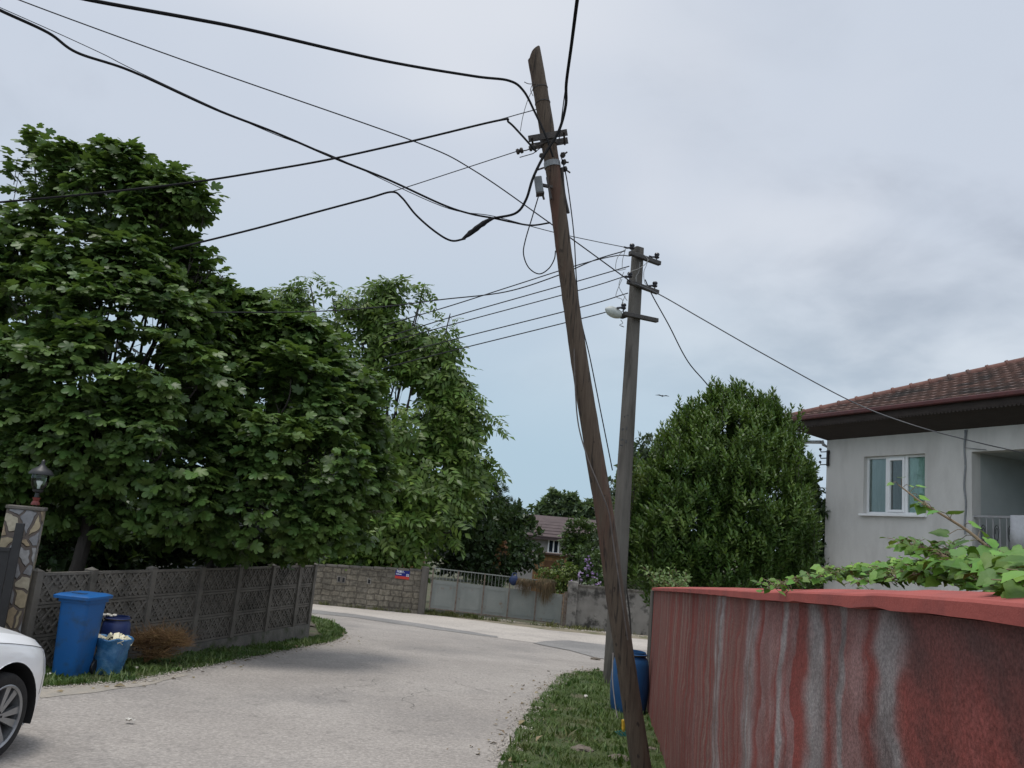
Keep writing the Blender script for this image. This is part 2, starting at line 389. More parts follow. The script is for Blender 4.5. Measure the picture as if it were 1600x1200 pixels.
sheet('asphalt_patch', z2([(1045, 494), (1100, 486), (1200, 484), (1310, 497), (1380, 505), (1400, 570), (1310, 556), (1250, 540), (1200, 525), (1110, 508)]), M['band'], .016, .06, 4)
sheet('dirt_strip', flat([G(x, y + 3) for x, y in [(470, 935), (668, 957), (860, 982), (1003, 996)]]) + [V2(14, 27.2), V2(14, 31), V2(-14, 31), V2(-14, 28.5)], M['dirt'], .012, .10, 5)
sheet('dirt_shoulder', flat([G(*p) for p in [(55, 1072), (130, 1068), (200, 1064), (290, 1048), (300, 1056), (215, 1074), (150, 1083), (60, 1092)]]), mat('pale_grit', (.34, .30, .25), (.27, .25, .22), 5, .95, .6, 70), .008, .08, 6)

# fence line (posts sit on these rays)
FA, FB = P(100, 890, 10.65), P(491, 890, 17.3)
FZ = .69
def on_fence(px):
    v = ray(px, 880); e = (FB - FA).xy; n = Vector((e.y, -e.x)); t = FA.xy.dot(n) / v.xy.dot(n)
    return v.xy * t
posts = [on_fence(x) for x in (60, 145, 239, 315, 374, 426, 468, 491)]
fence_end = posts[-1]
lv = flat(Lw) + [V2(fence_end.x + .1, fence_end.y + 1.2), V2(fence_end.x - .05, fence_end.y), V2(posts[0].x, posts[0].y), V2(-7.2, 8.9)]
verge_l = ragged(lv, amp=.04, seed=7)
kind(MB().poly([(p.x, p.y, gz(p.y) + .012) for p in verge_l]).build('verge_bank', M['turf']), 'structure')
# red wall line: x = WX0 + WK * y
WX0, WK = .687, .133
wx = lambda y: WX0 + WK * y
rv = flat(Rw)[::-1] + [V2(2.2, 15.6), V2(2.9, 15.4), V2(2.5, 12.6), V2(wx(12), 12), V2(wx(6), 6), V2(wx(0), 0), V2(wx(-6), -6), V2(.30, -6), V2(.36, 2.5), V2(.15, 5)]
verge_r = ragged(rv, amp=.04, seed=8)
kind(MB().poly([(p.x, p.y, gz(p.y) + .012) for p in verge_r]).build('verge', M['turf']), 'structure')

# grass on the verges: blades and broad weeds
M['grass'] = mat('grass_blade', (.066, .112, .026), (.095, .138, .038), 3, .6, island=.35, trans=.2, c3=(.13, .125, .055), scale3=1.1, lo3=.55, hi3=.72)
M['weed'] = mat('weed_leaf', (.035, .075, .014), (.055, .10, .02), 2, .55, island=.35, trans=.2)
def inside(poly, x, y):
    c = np.zeros(len(x), bool); n = len(poly)
    for i in range(n):
        a, b = poly[i], poly[i - 1]
        k = (a.y > y) != (b.y > y)
        with np.errstate(divide='ignore', invalid='ignore'):
            c ^= k & (x < (b.x - a.x) * (y - a.y) / (b.y - a.y) + a.x)
    return c
def lawn(name, polys, n, hmin, hmax, m, seed, tv, tf, clump=2.5, tilt=.5, ymin=1.5):
    rng = np.random.default_rng(seed); PX = []
    for poly, k in polys:
        xs = [p.x for p in poly]; yy = [p.y for p in poly]
        x = rng.uniform(min(xs), max(xs), n * 6); y = rng.uniform(max(ymin, min(yy)), max(yy), n * 6)
        o = inside(poly, x, y); x, y = x[o], y[o]
        d = np.array([noise.noise(Vector((a * clump, b * clump, seed))) for a, b in zip(x, y)])
        keep = rng.random(len(x)) < np.clip(.6 + 1.5 * d, .05, 1); x, y, d = x[keep], y[keep], d[keep]
        c = min(len(x), int(n * k)); PX.append(np.stack([x[:c], y[:c], d[:c]], 1))
    q = np.concatenate(PX); x, y, d = q.T; k = len(x)
    z = -SL * np.clip(y, -12, 45) + .008
    a = rng.uniform(0, 6.283, k); dirs = np.stack([np.cos(a) * tilt * rng.random(k), np.sin(a) * tilt * rng.random(k), np.ones(k)], 1)
    ups = np.stack([np.cos(a), np.sin(a), np.full(k, .2)], 1)
    s = rng.uniform(hmin, hmax, k) * np.clip(1 + 1.3 * d, .5, 1.8)
    return scatter(name, tv, tf, np.stack([x, y, z], 1), dirs, ups, s, m)
blade = ([(-.06, 0, 0), (.06, 0, 0), (-.05, .5, .04), (.05, .5, .04), (0, 1, .22)], [(0, 1, 3), (0, 3, 2), (2, 3, 4)])
o = lawn('grass', [(verge_r, 1.0), (verge_l, .8)], 95000, .014, .045, M['grass'], 11, *blade, clump=4, tilt=1.6)
kind(o, 'stuff')
o = lawn('tall_grass', [(verge_r, .7), (verge_l, 1.0)], 4500, .05, .12, M['grass'], 14, *blade, clump=1.6, tilt=1.2); kind(o, 'stuff')
o = lawn('ground_cover', [(verge_r, .25), (verge_l, 1.0)], 9000, .022, .06, M['weed'], 12, *leaf4(.30, .05, .25), tilt=1.8)
kind(o, 'stuff')
M['drygrass'] = mat('dry_grass', (.16, .15, .06), (.09, .11, .035), 2, .8, island=.3, trans=.2)
ds = ragged(flat([G(x, y + 1) for x, y in [(478, 936), (668, 956), (870, 981), (1003, 992)]]) + [V2(5, 29.9), V2(-8, 29.9)], amp=.1)
o = lawn('dry_grass', [(ds, 1.0)], 7000, .06, .18, M['drygrass'], 13, *blade, tilt=1.0); kind(o, 'stuff')

# hairline cracks in the paving
crk = mat('crack_fill', (.105, .098, .09), (.14, .13, .12), 20, .95); rc = random.Random(21)
for (x, y, dx_, dy_, n_) in ((470, 1090, 14, -3, 26), (640, 1110, 10, -8, 20), (560, 1020, 13, -2, 24), (700, 1060, 8, 6, 14)):
    pts_ = [V2(*G(x, y).xy)]; h_ = math.atan2((G(x + dx_, y + dy_) - G(x, y)).y, (G(x + dx_, y + dy_) - G(x, y)).x)
    for _ in range(n_): a_ = h_ + rc.uniform(-.8, .8); pts_.append(pts_[-1] + V2(math.cos(a_), math.sin(a_)) * rc.uniform(.06, .16))
    mb = MB(); vs = []
    for i, p in enumerate(pts_):
        d = (pts_[min(i + 1, len(pts_) - 1)] - pts_[max(i - 1, 0)]).normalized(); w_ = .0038 * rc.uniform(.4, 1.3) * min(1, i / 3, (len(pts_) - 1 - i) / 3 + .1); nrm_ = V2(-d.y, d.x) * w_
        for q in (p - nrm_, p + nrm_): vs.append((q.x, q.y, gz(q.y) + .0075))
    mb.add(vs, [(2 * i, 2 * i + 2, 2 * i + 3, 2 * i + 1) for i in range(len(pts_) - 1)]); kind(mb.build('road_crack', crk), 'structure')
# loose grit and dead leaves along the road edges
M['grit'] = mat('road_grit', (.34, .31, .27), (.25, .225, .20), 30, .9, island=.3)
def edge_grit(name, lines, n, wid, seed, tv, tf, smin, smax, m):
    rng = np.random.default_rng(seed); pos = []
    for ln in lines:
        seg = [(b - a).length for a, b in zip(ln, ln[1:])]; tot = sum(seg)
        for a, b, s in zip(ln, ln[1:], seg):
            for _ in range(int(n * s / tot)):
                p = a.lerp(b, rng.random()); o = rng.normal(size=2) * wid; pos.append((p.x + o[0], p.y + o[1]))
    pos = np.array(pos); k = len(pos); z = -SL * pos[:, 1] + .016
    return scatter(name, tv, tf, np.stack([pos[:, 0], pos[:, 1], z], 1), rng.normal(size=(k, 3)) * np.array([1, 1, .25]), np.tile([[0, 0, 1.]], (k, 1)) + rng.normal(size=(k, 3)) * .2, rng.uniform(smin, smax, k) * (1 + 1.2 * rng.random(k) ** 6), m)
peb = ([(-.5, -.4, 0), (.5, -.5, 0), (.6, .4, 0), (-.3, .6, 0), (0, 0, .5)], [(0, 1, 4), (1, 2, 4), (2, 3, 4), (3, 0, 4)])
kind(edge_grit('gravel', [flat(Rw), flat(Lw)[:8]], 3000, .075, 5, *peb, .006, .016, M['grit']), 'stuff')
kind(edge_grit('gravel', [flat(Fw)], 1500, .3, 6, *peb, .012, .035, M['grit']), 'stuff')
M['litter_leaf'] = mat('dead_leaf', (.20, .15, .085), (.14, .115, .065), 4, .9, island=.4)
kind(edge_grit('leaf_litter', [flat(Lw)[:8], flat(Rw)], 170, .22, 7, *leaf4(.3, .1, .2), .03, .07, M['litter_leaf']), 'stuff')

# ------------------------------------------------------------------ leaning wooden pole
M['wood'] = mat('weathered_wood', (.056, .038, .026), (.090, .066, .046), 22, .85, 1.0, 40, c3=(.085, .040, .026), scale3=3.2, stretch=(1.6, 1.6, .12), bdist=.012, detail=9)
def add_splits(m, stretch, scale, lo, hi, k):
    t, b = nodes(m); nn = t.nodes.new; ll = t.links.new; src = b.inputs['Base Color'].links[0].from_socket
    g = nn('ShaderNodeTexCoord'); mp = nn('ShaderNodeMapping'); ll(g.outputs['Object'], mp.inputs[0]); mp.inputs[3].default_value = stretch
    n = nn('ShaderNodeTexNoise'); ll(mp.outputs[0], n.inputs['Vector']); n.inputs['Scale'].default_value = scale; n.inputs['Detail'].default_value = 3
    r = nn('ShaderNodeMapRange'); ll(n.outputs[0], r.inputs[0]); r.inputs[1].default_value = lo; r.inputs[2].default_value = hi; r.inputs[3].default_value = 1; r.inputs[4].default_value = k
    sc = nn('ShaderNodeVectorMath'); sc.operation = 'SCALE'; ll(src, sc.inputs[0]); ll(r.outputs[0], sc.inputs[3]); ll(sc.outputs[0], b.inputs['Base Color'])
add_splits(M['wood'], (1, 1, .035), 38, .58, .66, .30); add_splits(M['wood'], (1, 1, .6), 14, .66, .70, .35)
M['iron'] = mat('dark_iron', (.03, .028, .027), (.055, .045, .04), 20, .6, .3, 80, metal=.4)
M['rust'] = mat('rusty_iron', (.09, .05, .035), (.05, .04, .035), 25, .8, .4, 80)
M['galv'] = mat('grey_metal', (.24, .25, .26), (.17, .175, .18), 14, .5, .2, 60, metal=.5)
M['cable'] = mat('black_cable', (.006, .006, .007), (.010, .010, .011), 30, .75, spec=.15)
M['wire'] = mat('bare_wire', (.030, .030, .034), (.02, .02, .022), 30, .7, spec=.2)
WD = 6.5
pc = [(834, 82, 22.5), (846, 150, 23), (857, 220, 23.5), (869, 300, 24), (882, 400, 24.5), (896, 500, 26), (911, 600, 27.5), (929, 710, 28.5), (945.5, 810, 29), (960, 920, 29.5), (975, 1020, 30), (987, 1100, 30.5), (1002, 1200, 32), (1012, 1275, 34)]
ctr = [P(x, y, WD) for x, y, _ in pc]; rad_ = [w_ / 2 / F * depth(c) for c, (_, _, w_) in zip(ctr, pc)]
base = ctr[-1]
pole = thing('wooden_pole', 'leaning weathered brown wooden utility pole with a slanted cut top', 'utility pole', (base.x, base.y, gz(base.y)))
ax = cr(ctr, 6); rr_ = [Vector((r, 0, 0)) for r in rad_]; rr_ = [v.x for v in cr(rr_, 6)]
mb = MB(); mb.tube(ax, rr_, 18, jit=.05, seed=3)
tv_ = []
for i, v in enumerate(mb.v[:18]):          # slanted, rounded saw cut at the top
    v = Vector(v); off = (v - ax[0]).dot(rt) / rr_[0]
    tv_.append(tuple(v + (ax[0] - ax[1]).normalized() * (.045 * off - .035 * max(0, -off) ** 2 * 1.6)))
mb.v[:18] = tv_
mb.build('pole_shaft', M['wood'], pole, smooth=True)
def on_pole(px, py, out=0.0, side=0.0):     # a point on the pole's near side
    d = min(range(len(ax)), key=lambda i: abs(pj(ax[i])[1] - py)); a = ax[d]
    return P(px, py, WD - rr_[d] - out)
def collar(py, h, grow, m, name):
    d = min(range(len(ax)), key=lambda i: abs(pj(ax[i])[1] - py)); a, b = ax[d], ax[d + 1]; t = (a - b).normalized()
    o = MB(); o.tube([a - t * h / 2, a - t * h / 2.01, a + t * h / 2.01, a + t * h / 2], [rr_[d] * .9, rr_[d] + grow, rr_[d] + grow, rr_[d] * .9], 18)
    return o, a, t
o, a, t = collar(224, .085, .008, 0, ''); 
Xp = rt * .98 - fw * .1; Xp = (Xp - t * Xp.dot(t)).normalized(); Yp = t.cross(Xp)
for sgn in (-1, 1):
    o.bar(a + Yp * sgn * .075 - Xp * .165 + t * .01, a + Yp * sgn * .075 + Xp * .165 + t * .01, .012, .055, t)
    o.tube([a + Xp * sgn * .135 - Yp * .12, a + Xp * sgn * .135 + Yp * .12], .009, 8)
o.build('clamp_bracket', M['iron'], pole)
o, a, t = collar(258, .05, .006, 0, ''); o.build('clamp_band', M['galv'], pole)
mb = MB()
for k in range(3):
    c = a + Xp * .10 - Yp * (.03 - .03 * k) + t * (.06 - .05 * k); mb.ball(c, .026, 8, jit=.3); mb.tube([c, c + Xp * .04 + t * (.02 - .03 * k)], .007, 6)
mb.build('anchor_clamp', M['iron'], pole, smooth=True)
mb = MB(); mb.ball(P(846, 243, WD - .13), .022, 8, jit=.3); mb.build('pole_bolt', M['iron'], pole); mb = MB(); mb.tube([P(850, 262, WD - .1), P(838, 266, WD - .13)], .008, 6); mb.build('pole_bolt', M['iron'], pole)
# insulator pair held out to the left
mb = MB(); pts = [P(849, 224, WD - .05), P(832, 231, WD - .05), P(822, 235, WD - .05), P(812, 236, WD - .05), P(806, 237, WD - .05)]
mb.tube(pts, .005, 6); mb.tube([P(846, 230, WD - .05), P(833, 240, WD - .05), P(812, 246, WD - .05)], .004, 5)
for q in (pts[1], pts[3]):
    d = (pts[0] - pts[4]).normalized(); Mx = d.to_track_quat('Z', 'Y').to_matrix()
    mb.lathe([(.0, -.03), (.022, -.028), (.026, -.012), (.014, 0), (.026, .012), (.022, .028), (0, .03)], q, 12, Mx)
mb.build('strain_insulator', M['iron'], pole, smooth=True)
for py in (133, 166):
    o, a, t = collar(py, .008, .004, 0, ''); o.build('tie_wire', M['iron'], pole)
mb = MB(); mb.tube(cr([P(838, 131, WD - .05), P(826, 131, WD - .05), P(819, 128, WD - .05)], 3), .0035, 5)
mb.tube(cr([P(832, 140, WD - .05), P(824, 158, WD - .05), P(817, 182, WD - .06), P(813, 205, WD - .06)], 4), .0028, 5)
mb.tube(cr([P(833, 150, WD - .05), P(829, 140, WD - .04), P(834, 128, WD - .06)], 3), .003, 5); mb.build('loose_wire_end', M['iron'], pole)
# grey box
box = MB(); bc = P(842, 290, WD - .10); tb = (ctr[2] - ctr[3]).normalized(); xb = (rt - tb * rt.dot(tb)).normalized(); yb = tb.cross(xb)
Mb = Matrix((xb, yb, tb)).transposed()
box.box(bc, (.062, .07, .145), Mb); b1 = box.build('junction_box', mat('box_plastic', (.10, .11, .12), (.15, .16, .165), 8, .6), pole, bevel=.008)
box = MB(); box.box(bc - tb * .076, (.066, .074, .012), Mb); box.tube([bc - tb * .08 + xb * .02, bc - tb * .125 + xb * .025], .009, 8); box.bar(bc + xb * .03, bc + xb * .11 - tb * .03, .03, .02, tb)
box.bar(bc + xb * .075 + tb * .06, bc + xb * .085 - tb * .13, .014, .03, yb); box.build('box_bracket', M['iron'], pole)
mb = MB(); mb.tube(cr([P(878, 262, WD - .02), P(881, 300, WD), P(888, 333, WD)], 4), .014, 6); mb.build('cable_cover', M['iron'], pole)

# ------------------------------------------------------------------ concrete pole
M['conc'] = mat('pole_concrete', (.088, .079, .068), (.130, .118, .103), 4, .9, .7, 50, c3=(.050, .045, .039), scale3=2.5, stretch=(1.5, 1.5, .25))
CD = 14.6; cb = P(946, 1054, CD); ct = P(1000, 388, CD)
cp = thing('concrete_pole', 'tall tapering grey concrete power pole with three crossarms', 'utility pole', (cb.x, cb.y, gz(cb.y)))
axc = Vector((P(960, 1000, CD).x + .03, CD, 0)); top_z = ct.z
angp = rad(-46)
def prism(mb, c0, w0, d0, z0, c1_, w1, d1, z1, ang, ch=.12):
    R = Matrix.Rotation(ang, 3, 'Z'); rings = []
    for c, w_, d_, z in ((c0, w0, d0, z0), (c1_, w1, d1, z1)):
        a, b = w_ / 2, d_ / 2; e = min(a, b) * ch * 2
        rings.append([Vector((c[0], c[1], z)) + R @ Vector(p + (0,)) for p in ((-a, -b + e), (-a + e, -b), (a - e, -b), (a, -b + e), (a, b - e), (a - e, b), (-a + e, b), (-a, b - e))])
    n = 14; out = [[p.lerp(q, k / n) for p, q in zip(*rings)] for k in range(n + 1)]
    mb.loft(out)
pxc = lambda y: P(0, 0, 1)
cxb, cxt = P(958.5, 1040, CD).x, P(996, 400, CD).x
mb = MB(); prism(mb, (cxb, CD), .255, .255, gz(CD) - .3, (cxt, CD), .175, .175, top_z, math.atan2(.47, .88)); mb.build('pole_shaft', M['conc'], cp)
lerpc = lambda z: cxb + (cxt - cxb) * (z - gz(CD)) / (top_z - gz(CD))
mkm = mat('marking_paint', (.05, .05, .05), (.09, .088, .085), 20, .9)   # dark numbers long since faded on the face
for (x0, y0, w_, h_) in [(973, 671, 4, 4), (979, 669, 3, 5), (972, 687, 5, 3), (978, 690, 4, 5), (971, 696, 6, 2), (976, 651, 3, 2), (981, 649, 3, 2)]:
    q = P(x0, y0, CD); s = CD / F; hd = .5 * (.255 + (.175 - .255) * (q.z - gz(CD)) / (top_z - gz(CD))) + .003; pn = Vector((.47, -.88, 0)).normalized(); c0_ = Vector((lerpc(q.z), CD, 0)) + pn * hd; v = ray(x0, y0); q = Vector((0, 0, CZ)) + v * (pn.dot(c0_ - Vector((0, 0, 0))) / pn.dot(v))
    mb = MB(); mb.box(q, (w_ * s, .004, h_ * s), Matrix.Rotation(math.atan2(.47, .88), 3, 'Z')); mb.build('faded_marking', mkm, cp)
arms = [((984, 395), (1031, 412)), ((981, 440), (1028, 457)), ((975, 490), (1027, 501))]
ad = Vector((.88, .47, 0)).normalized(); M['arm'] = mat('crossarm_iron', (.045, .042, .04), (.075, .068, .062), 12, .8, .3, 60)
ins_prof = [(0, .0), (.012, 0), (.012, .05), (.042, .055), (.05, .075), (.03, .09), (.03, .1), (.045, .105), (.05, .13), (.038, .15), (0, .155)]
M['porc'] = mat('dark_porcelain', (.018, .018, .024), (.03, .028, .034), 20, .25)
arm_pts = []
for i, (l, r) in enumerate(arms):
    pn = Vector((ad.y, -ad.x, 0)); ends = []          # bolted to the face of the pole
    for e in (l, r):
        v = ray(*e); z = P(e[0], e[1], CD).z; c0_ = Vector((lerpc(z), CD, 0)) + pn * (.125 + .015 * i)
        ends.append(Vector((0, 0, CZ)) + v * (pn.dot(c0_) / pn.dot(v)))
    a, b = ends; arm_pts.append((a, b)); adz = (b - a).normalized(); ad_f = ad; 
    mb = MB(); mb.bar(a, b, .085, .075); ar = mb.build('crossarm', M['arm'], cp, bevel=.006)
    for q in ([a + adz * .04, b - adz * .08] if i == 0 else [b - adz * .08] if i == 1 else [a - adz * .02]):
        mb = MB(); mb.lathe(ins_prof, q + Vector((0, 0, .03)), 14)
        if i: mb.tube([q + Vector((0, 0, .11)), q + Vector((-.07, -.03, .09)), q + Vector((-.12, -.06, .07))], .02, 8)
        else: mb.tube([q + Vector((0, 0, .11)), q + Vector((-.09, -.02, .09)), q + Vector((-.15, -.05, .09))], .018, 8)
        mb.build('insulator', M['porc'], ar, smooth=True)
mb = MB(); q = P(984, 433, CD - .25); mb.lathe(ins_prof, q - Vector((0, 0, .06)), 14); mb.tube([q, q + Vector((-.1, 0, 0))], .02, 8)
mb.build('insulator', M['porc'], cp, smooth=True)
# street lamp on the lowest arm
lamp = thing('street_lamp', 'milky oval street lamp head on the lowest arm of the concrete pole', 'street lamp', P(972, 494, CD - .2))
a, b = P(972, 494, CD - .22), P(946, 482, CD - .32); d = (b - a); mb = MB(); pts = [a + d * k / 8 for k in range(9)]
mb.tube(pts, [.04, .065, .085, .096, .10, .098, .088, .062, .018], 14); 
M['milky'] = mat('milky_plastic', (.62, .64, .62), (.50, .52, .50), 8, .35, trans=.3); lm = nodes(M['milky'])
mb.build('lamp_bowl', M['milky'], lamp, smooth=True)
mb = MB(); a2 = P(983, 492, CD - .18); mb.tube([a2, a - d * .02, a + d * .12], [.035, .05, .06], 12); mb.build('lamp_socket', M['iron'], lamp, smooth=True)
# drooping jumper wires
rr = random.Random(5)
mb = MB()
for pts in ([(976, 390), (965, 402), (962, 420), (970, 422), (978, 420)], [(978, 388), (973, 405), (972, 420)], [(975, 425), (968, 440), (968, 450), (975, 462), (980, 470)], [(972, 436), (964, 455), (963, 464), (972, 468), (974, 480)],
            [(977, 462), (972, 475), (977, 482), (970, 488)], [(970, 500), (973, 505), (968, 508), (975, 511), (971, 509)], [(1014, 405), (1008, 413), (998, 420), (986, 424), (980, 430)], [(1000, 410), (998, 425), (994, 432), (994, 440)], [(1006, 398), (1012, 405), (1010, 414), (1006, 425), (1007, 440), (1012, 448)]):
    mb.tube(cr([P(x, y, CD - .22 - .02 * i) for i, (x, y) in enumerate(pts)], 5), .006, 5)
mb.build('jumper_wire', mat('grey_wire', (.22, .22, .21), (.12, .12, .12), 12, .5), cp)

# ------------------------------------------------------------------ wires
def wire(name, label, pts, wpx, m, cat='cable', tail=0, group=None, px2=None, par=None):
    q = [P(*p) for p in pts]; s = cr(q, 9)
    if isinstance(wpx, float): wpx = [wpx] * len(pts)
    ws = [v.x for v in cr([Vector((v, 0, 0)) for v in wpx], 9)]
    mb = MB(); mb.tube(s, [max(.0015, w_ / 2 / F * depth(p)) for p, w_ in zip(s, ws)], 7)
    return tag(mb.build(name, m, at=s[0], smooth=True), label, cat, group)
C = M['cable']; W = M['wire']
wire('service_cable', 'thickest black cable dropping in from the top edge to the head of the wooden pole', [(60, -20, 3.9), (140, 0, 4.1), (300, 29, 4.5), (400, 49, 4.8), (600, 95, 5.5), (740, 119, 6.1), (795, 126, 6.25), (818, 142, 6.3), (836, 176, 6.35), (853, 213, 6.33), (864, 245, 6.33)], [6.5, 6.2, 5.8, 5.4, 4.6, 4.2, 4, 3.8, 3.6, 3.4, 3.2], C)
wire('overhead_wire', 'thin straight wire from the top left corner past the wooden pole to the concrete pole', [(0, -18, 7), (30, 0, 7.4), (320, 106, 9), (650, 222, 12), (740, 266, 12.8), (850, 342, 13.6), (985, 440, 14.3)], 2.0, W)
wire('twisted_cable', 'black cable spiralled on a thin carrier wire, crossing from the left edge to the splice', [(-60, -15, 5.1), (0, 16, 5.2), (75, 51, 5.4), (120, 82, 5.5), (205, 111, 5.6), (335, 170, 5.8), (430, 207, 6.0), (525, 248, 6.1), (605, 280, 6.2), (690, 319, 6.3), (735, 334, 6.35), (772, 341, 6.4), (800, 347, 6.42), (830, 352, 6.45), (860, 348, 6.45)], [5.5, 5.2, 4.8, 4.5, 4.2, 4, 3.6, 3.6, 3.4, 3.2, 3, 3, 3, 2.8, 2.8], C)
wire('carrier_wire', 'hair thin carrier wire running along the spiralled black cable', [(-40, -6, 5.1), (75, 45, 5.42), (160, 84, 5.5), (205, 107, 5.6), (330, 166, 5.8), (430, 210, 6.0), (525, 246, 6.1), (690, 322, 6.3), (772, 338, 6.4), (862, 362, 6.6), (930, 377, 10), (980, 387, 14.3)], 1.3, W)
wire('house_cable', 'black cable rising gently across the fig tree top to a bend left of the pole', [(-40, 320, 5.2), (0, 316, 5.3), (150, 302, 5.5), (300, 285, 5.7), (420, 266, 5.9), (525, 247, 6.0), (650, 219, 6.2), (780, 188, 6.35), (795, 191, 6.37), (815, 211, 6.36), (838, 237, 6.35)], 3.4, C)
wire('carrier_wire', 'short thin carrier tail tied to the wooden pole under its head', [(700, 208, 6.3), (780, 187, 6.37), (812, 178, 6.4), (838, 171, 6.42)], 1.5, W)
wire('drop_cable', 'black cable coming out of the fig tree and sagging into the black splice', [(270, 389, 5.6), (295, 383, 5.65), (400, 357, 5.85), (500, 330, 6.0), (575, 310, 6.1), (612, 300, 6.15), (628, 309, 6.17), (650, 336, 6.2), (680, 362, 6.23), (705, 376, 6.27), (727, 373, 6.3)], 3.3, C)
wire('carrier_wire', 'thin wire from the sagging cable bend up to the wooden pole insulators', [(600, 303, 6.15), (640, 291, 6.2), (720, 265, 6.3), (806, 237, 6.42)], 1.5, W)
sp = thing('cable_splice', 'fat black taped cable splice hanging left of the wooden pole', 'cable splice', P(750, 357, 6.35))
q = cr([P(722, 374, 6.3), P(735, 364, 6.32), P(755, 349, 6.36), P(774, 340, 6.4)], 4); mb = MB(); mb.tube(q, [.006 + .017 * math.sin(math.pi * (k + .6) / len(q)) for k in range(len(q))], 9, jit=.35, seed=4); mb.build('tape_wrap', C, sp, smooth=True)
wire('feeder_cable', 'thick black cable hanging from the top edge, past the clamp and down to the splice', [(908, -40, 5.2), (902, 0, 5.5), (893, 70, 5.9), (885, 130, 6.15), (884, 165, 6.25), (873, 205, 6.3), (850, 243, 6.3), (833, 278, 6.3), (822, 312, 6.32), (806, 333, 6.36), (772, 341, 6.4)], [7, 6.2, 5.4, 5, 4.8, 4.6, 4.4, 4.4, 4.2, 4, 4], C)
wire('carrier_wire', 'thin wire beside the hanging feeder cable right of the wooden pole', [(886, 120, 6.2), (880, 165, 6.35), (875, 205, 6.4), (873, 225, 6.42)], 1.8, W)
wire('cable_loop', 'thin black cable loop hanging below the grey box of the wooden pole', [(841, 308, 6.35), (832, 338, 6.33), (821, 375, 6.32), (818, 397, 6.32), (826, 418, 6.33), (842, 428, 6.34), (857, 420, 6.36), (866, 405, 6.38), (868, 392, 6.42)], 1.9, C)
wire('ground_wire', 'thin cable running down the right of the wooden pole into the shrubs', [(877, 245, 6.45), (884, 272, 6.5), (890, 310, 6.5), (897, 370, 6.5), (901, 440, 6.5), (908, 500, 6.55), (922, 560, 6.6), (940, 650, 6.7), (957, 735, 6.8)], 1.8, C)
wire('pole_cable', 'brown cable stapled down the left side of the wooden pole', [(897, 545, 6.42), (899, 610, 6.42), (904, 665, 6.41), (918, 715, 6.37), (938, 765, 6.35), (951, 800, 6.37), (957, 840, 6.40), (966, 900, 6.39), (981, 1000, 6.4)], 2.2, mat('brown_cable', (.10, .085, .075), (.06, .05, .045), 20, .6))
wire('pole_cable', 'pale thin wire hanging beside the foot of the wooden pole', [(958, 1020, 6.35), (957, 1060, 6.35), (961, 1100, 6.35), (965, 1122, 6.35)], 1.6, mat('pale_wire', (.35, .32, .3), (.25, .22, .2), 20, .6))
GL = 'wires strung left from the concrete pole'
wire('power_line', 'dark line from the concrete pole top sagging across the walnut tree to the fig tree', [(976, 392, 14.3), (930, 406, 14.2), (870, 431, 14.3), (790, 456, 14.4), (690, 468, 14.4), (600, 479, 14.2), (480, 487, 13.6), (330, 488, 12.6)], 1.9, W, group=GL)
wire('power_line', 'second line from the concrete pole, ending in the walnut crown', [(985, 400, 14.4), (960, 400, 15), (900, 415, 16), (800, 447, 19), (690, 482, 23), (600, 508, 28)], 1.7, W, group=GL)
wire('power_line', 'third line down from the concrete pole, from beside its middle arm', [(983, 416, 14.4), (900, 440, 16), (710, 494, 22), (600, 528, 28)], 1.7, W, group=GL)
wire('power_line', 'fourth line down from the concrete pole, tied at the middle arm insulator', [(979, 431, 14.3), (900, 455, 16), (710, 506, 22), (600, 536, 28)], 1.6, W, group=GL)
wire('power_line', 'fifth line down from the concrete pole, tied below its middle arm', [(981, 458, 14.4), (900, 482, 16), (710, 530, 22), (600, 558, 28)], 1.7, W, group=GL)
wire('power_line', 'lowest line from the concrete pole, tied over the street lamp', [(972, 480, 14.3), (900, 500, 16), (690, 552, 23), (600, 575, 28)], 1.7, W, group=GL)
hw = [(985, 440, 14.35), (1030, 460, 14.5), (1100, 500, 14.8), (1200, 557, 15.3), (1330, 627, 15.8), (1420, 662, 14.8), (1510, 687, 14.4), (1600, 708, 13.95)]
wire('house_service_wire', 'thin wire running from the concrete pole across the house roof to the balcony', hw, 1.8, mat('grey_cable', (.10, .10, .105), (.07, .07, .075), 20, .5))
wire('drop_wire', 'short slack wire from the concrete pole down behind the laurel bush', [(1008, 437, 14.6), (1020, 463, 14.8), (1045, 508, 15.2), (1075, 565, 15.7), (1115, 615, 16.3), (1150, 690, 16.9)], 1.8, W)
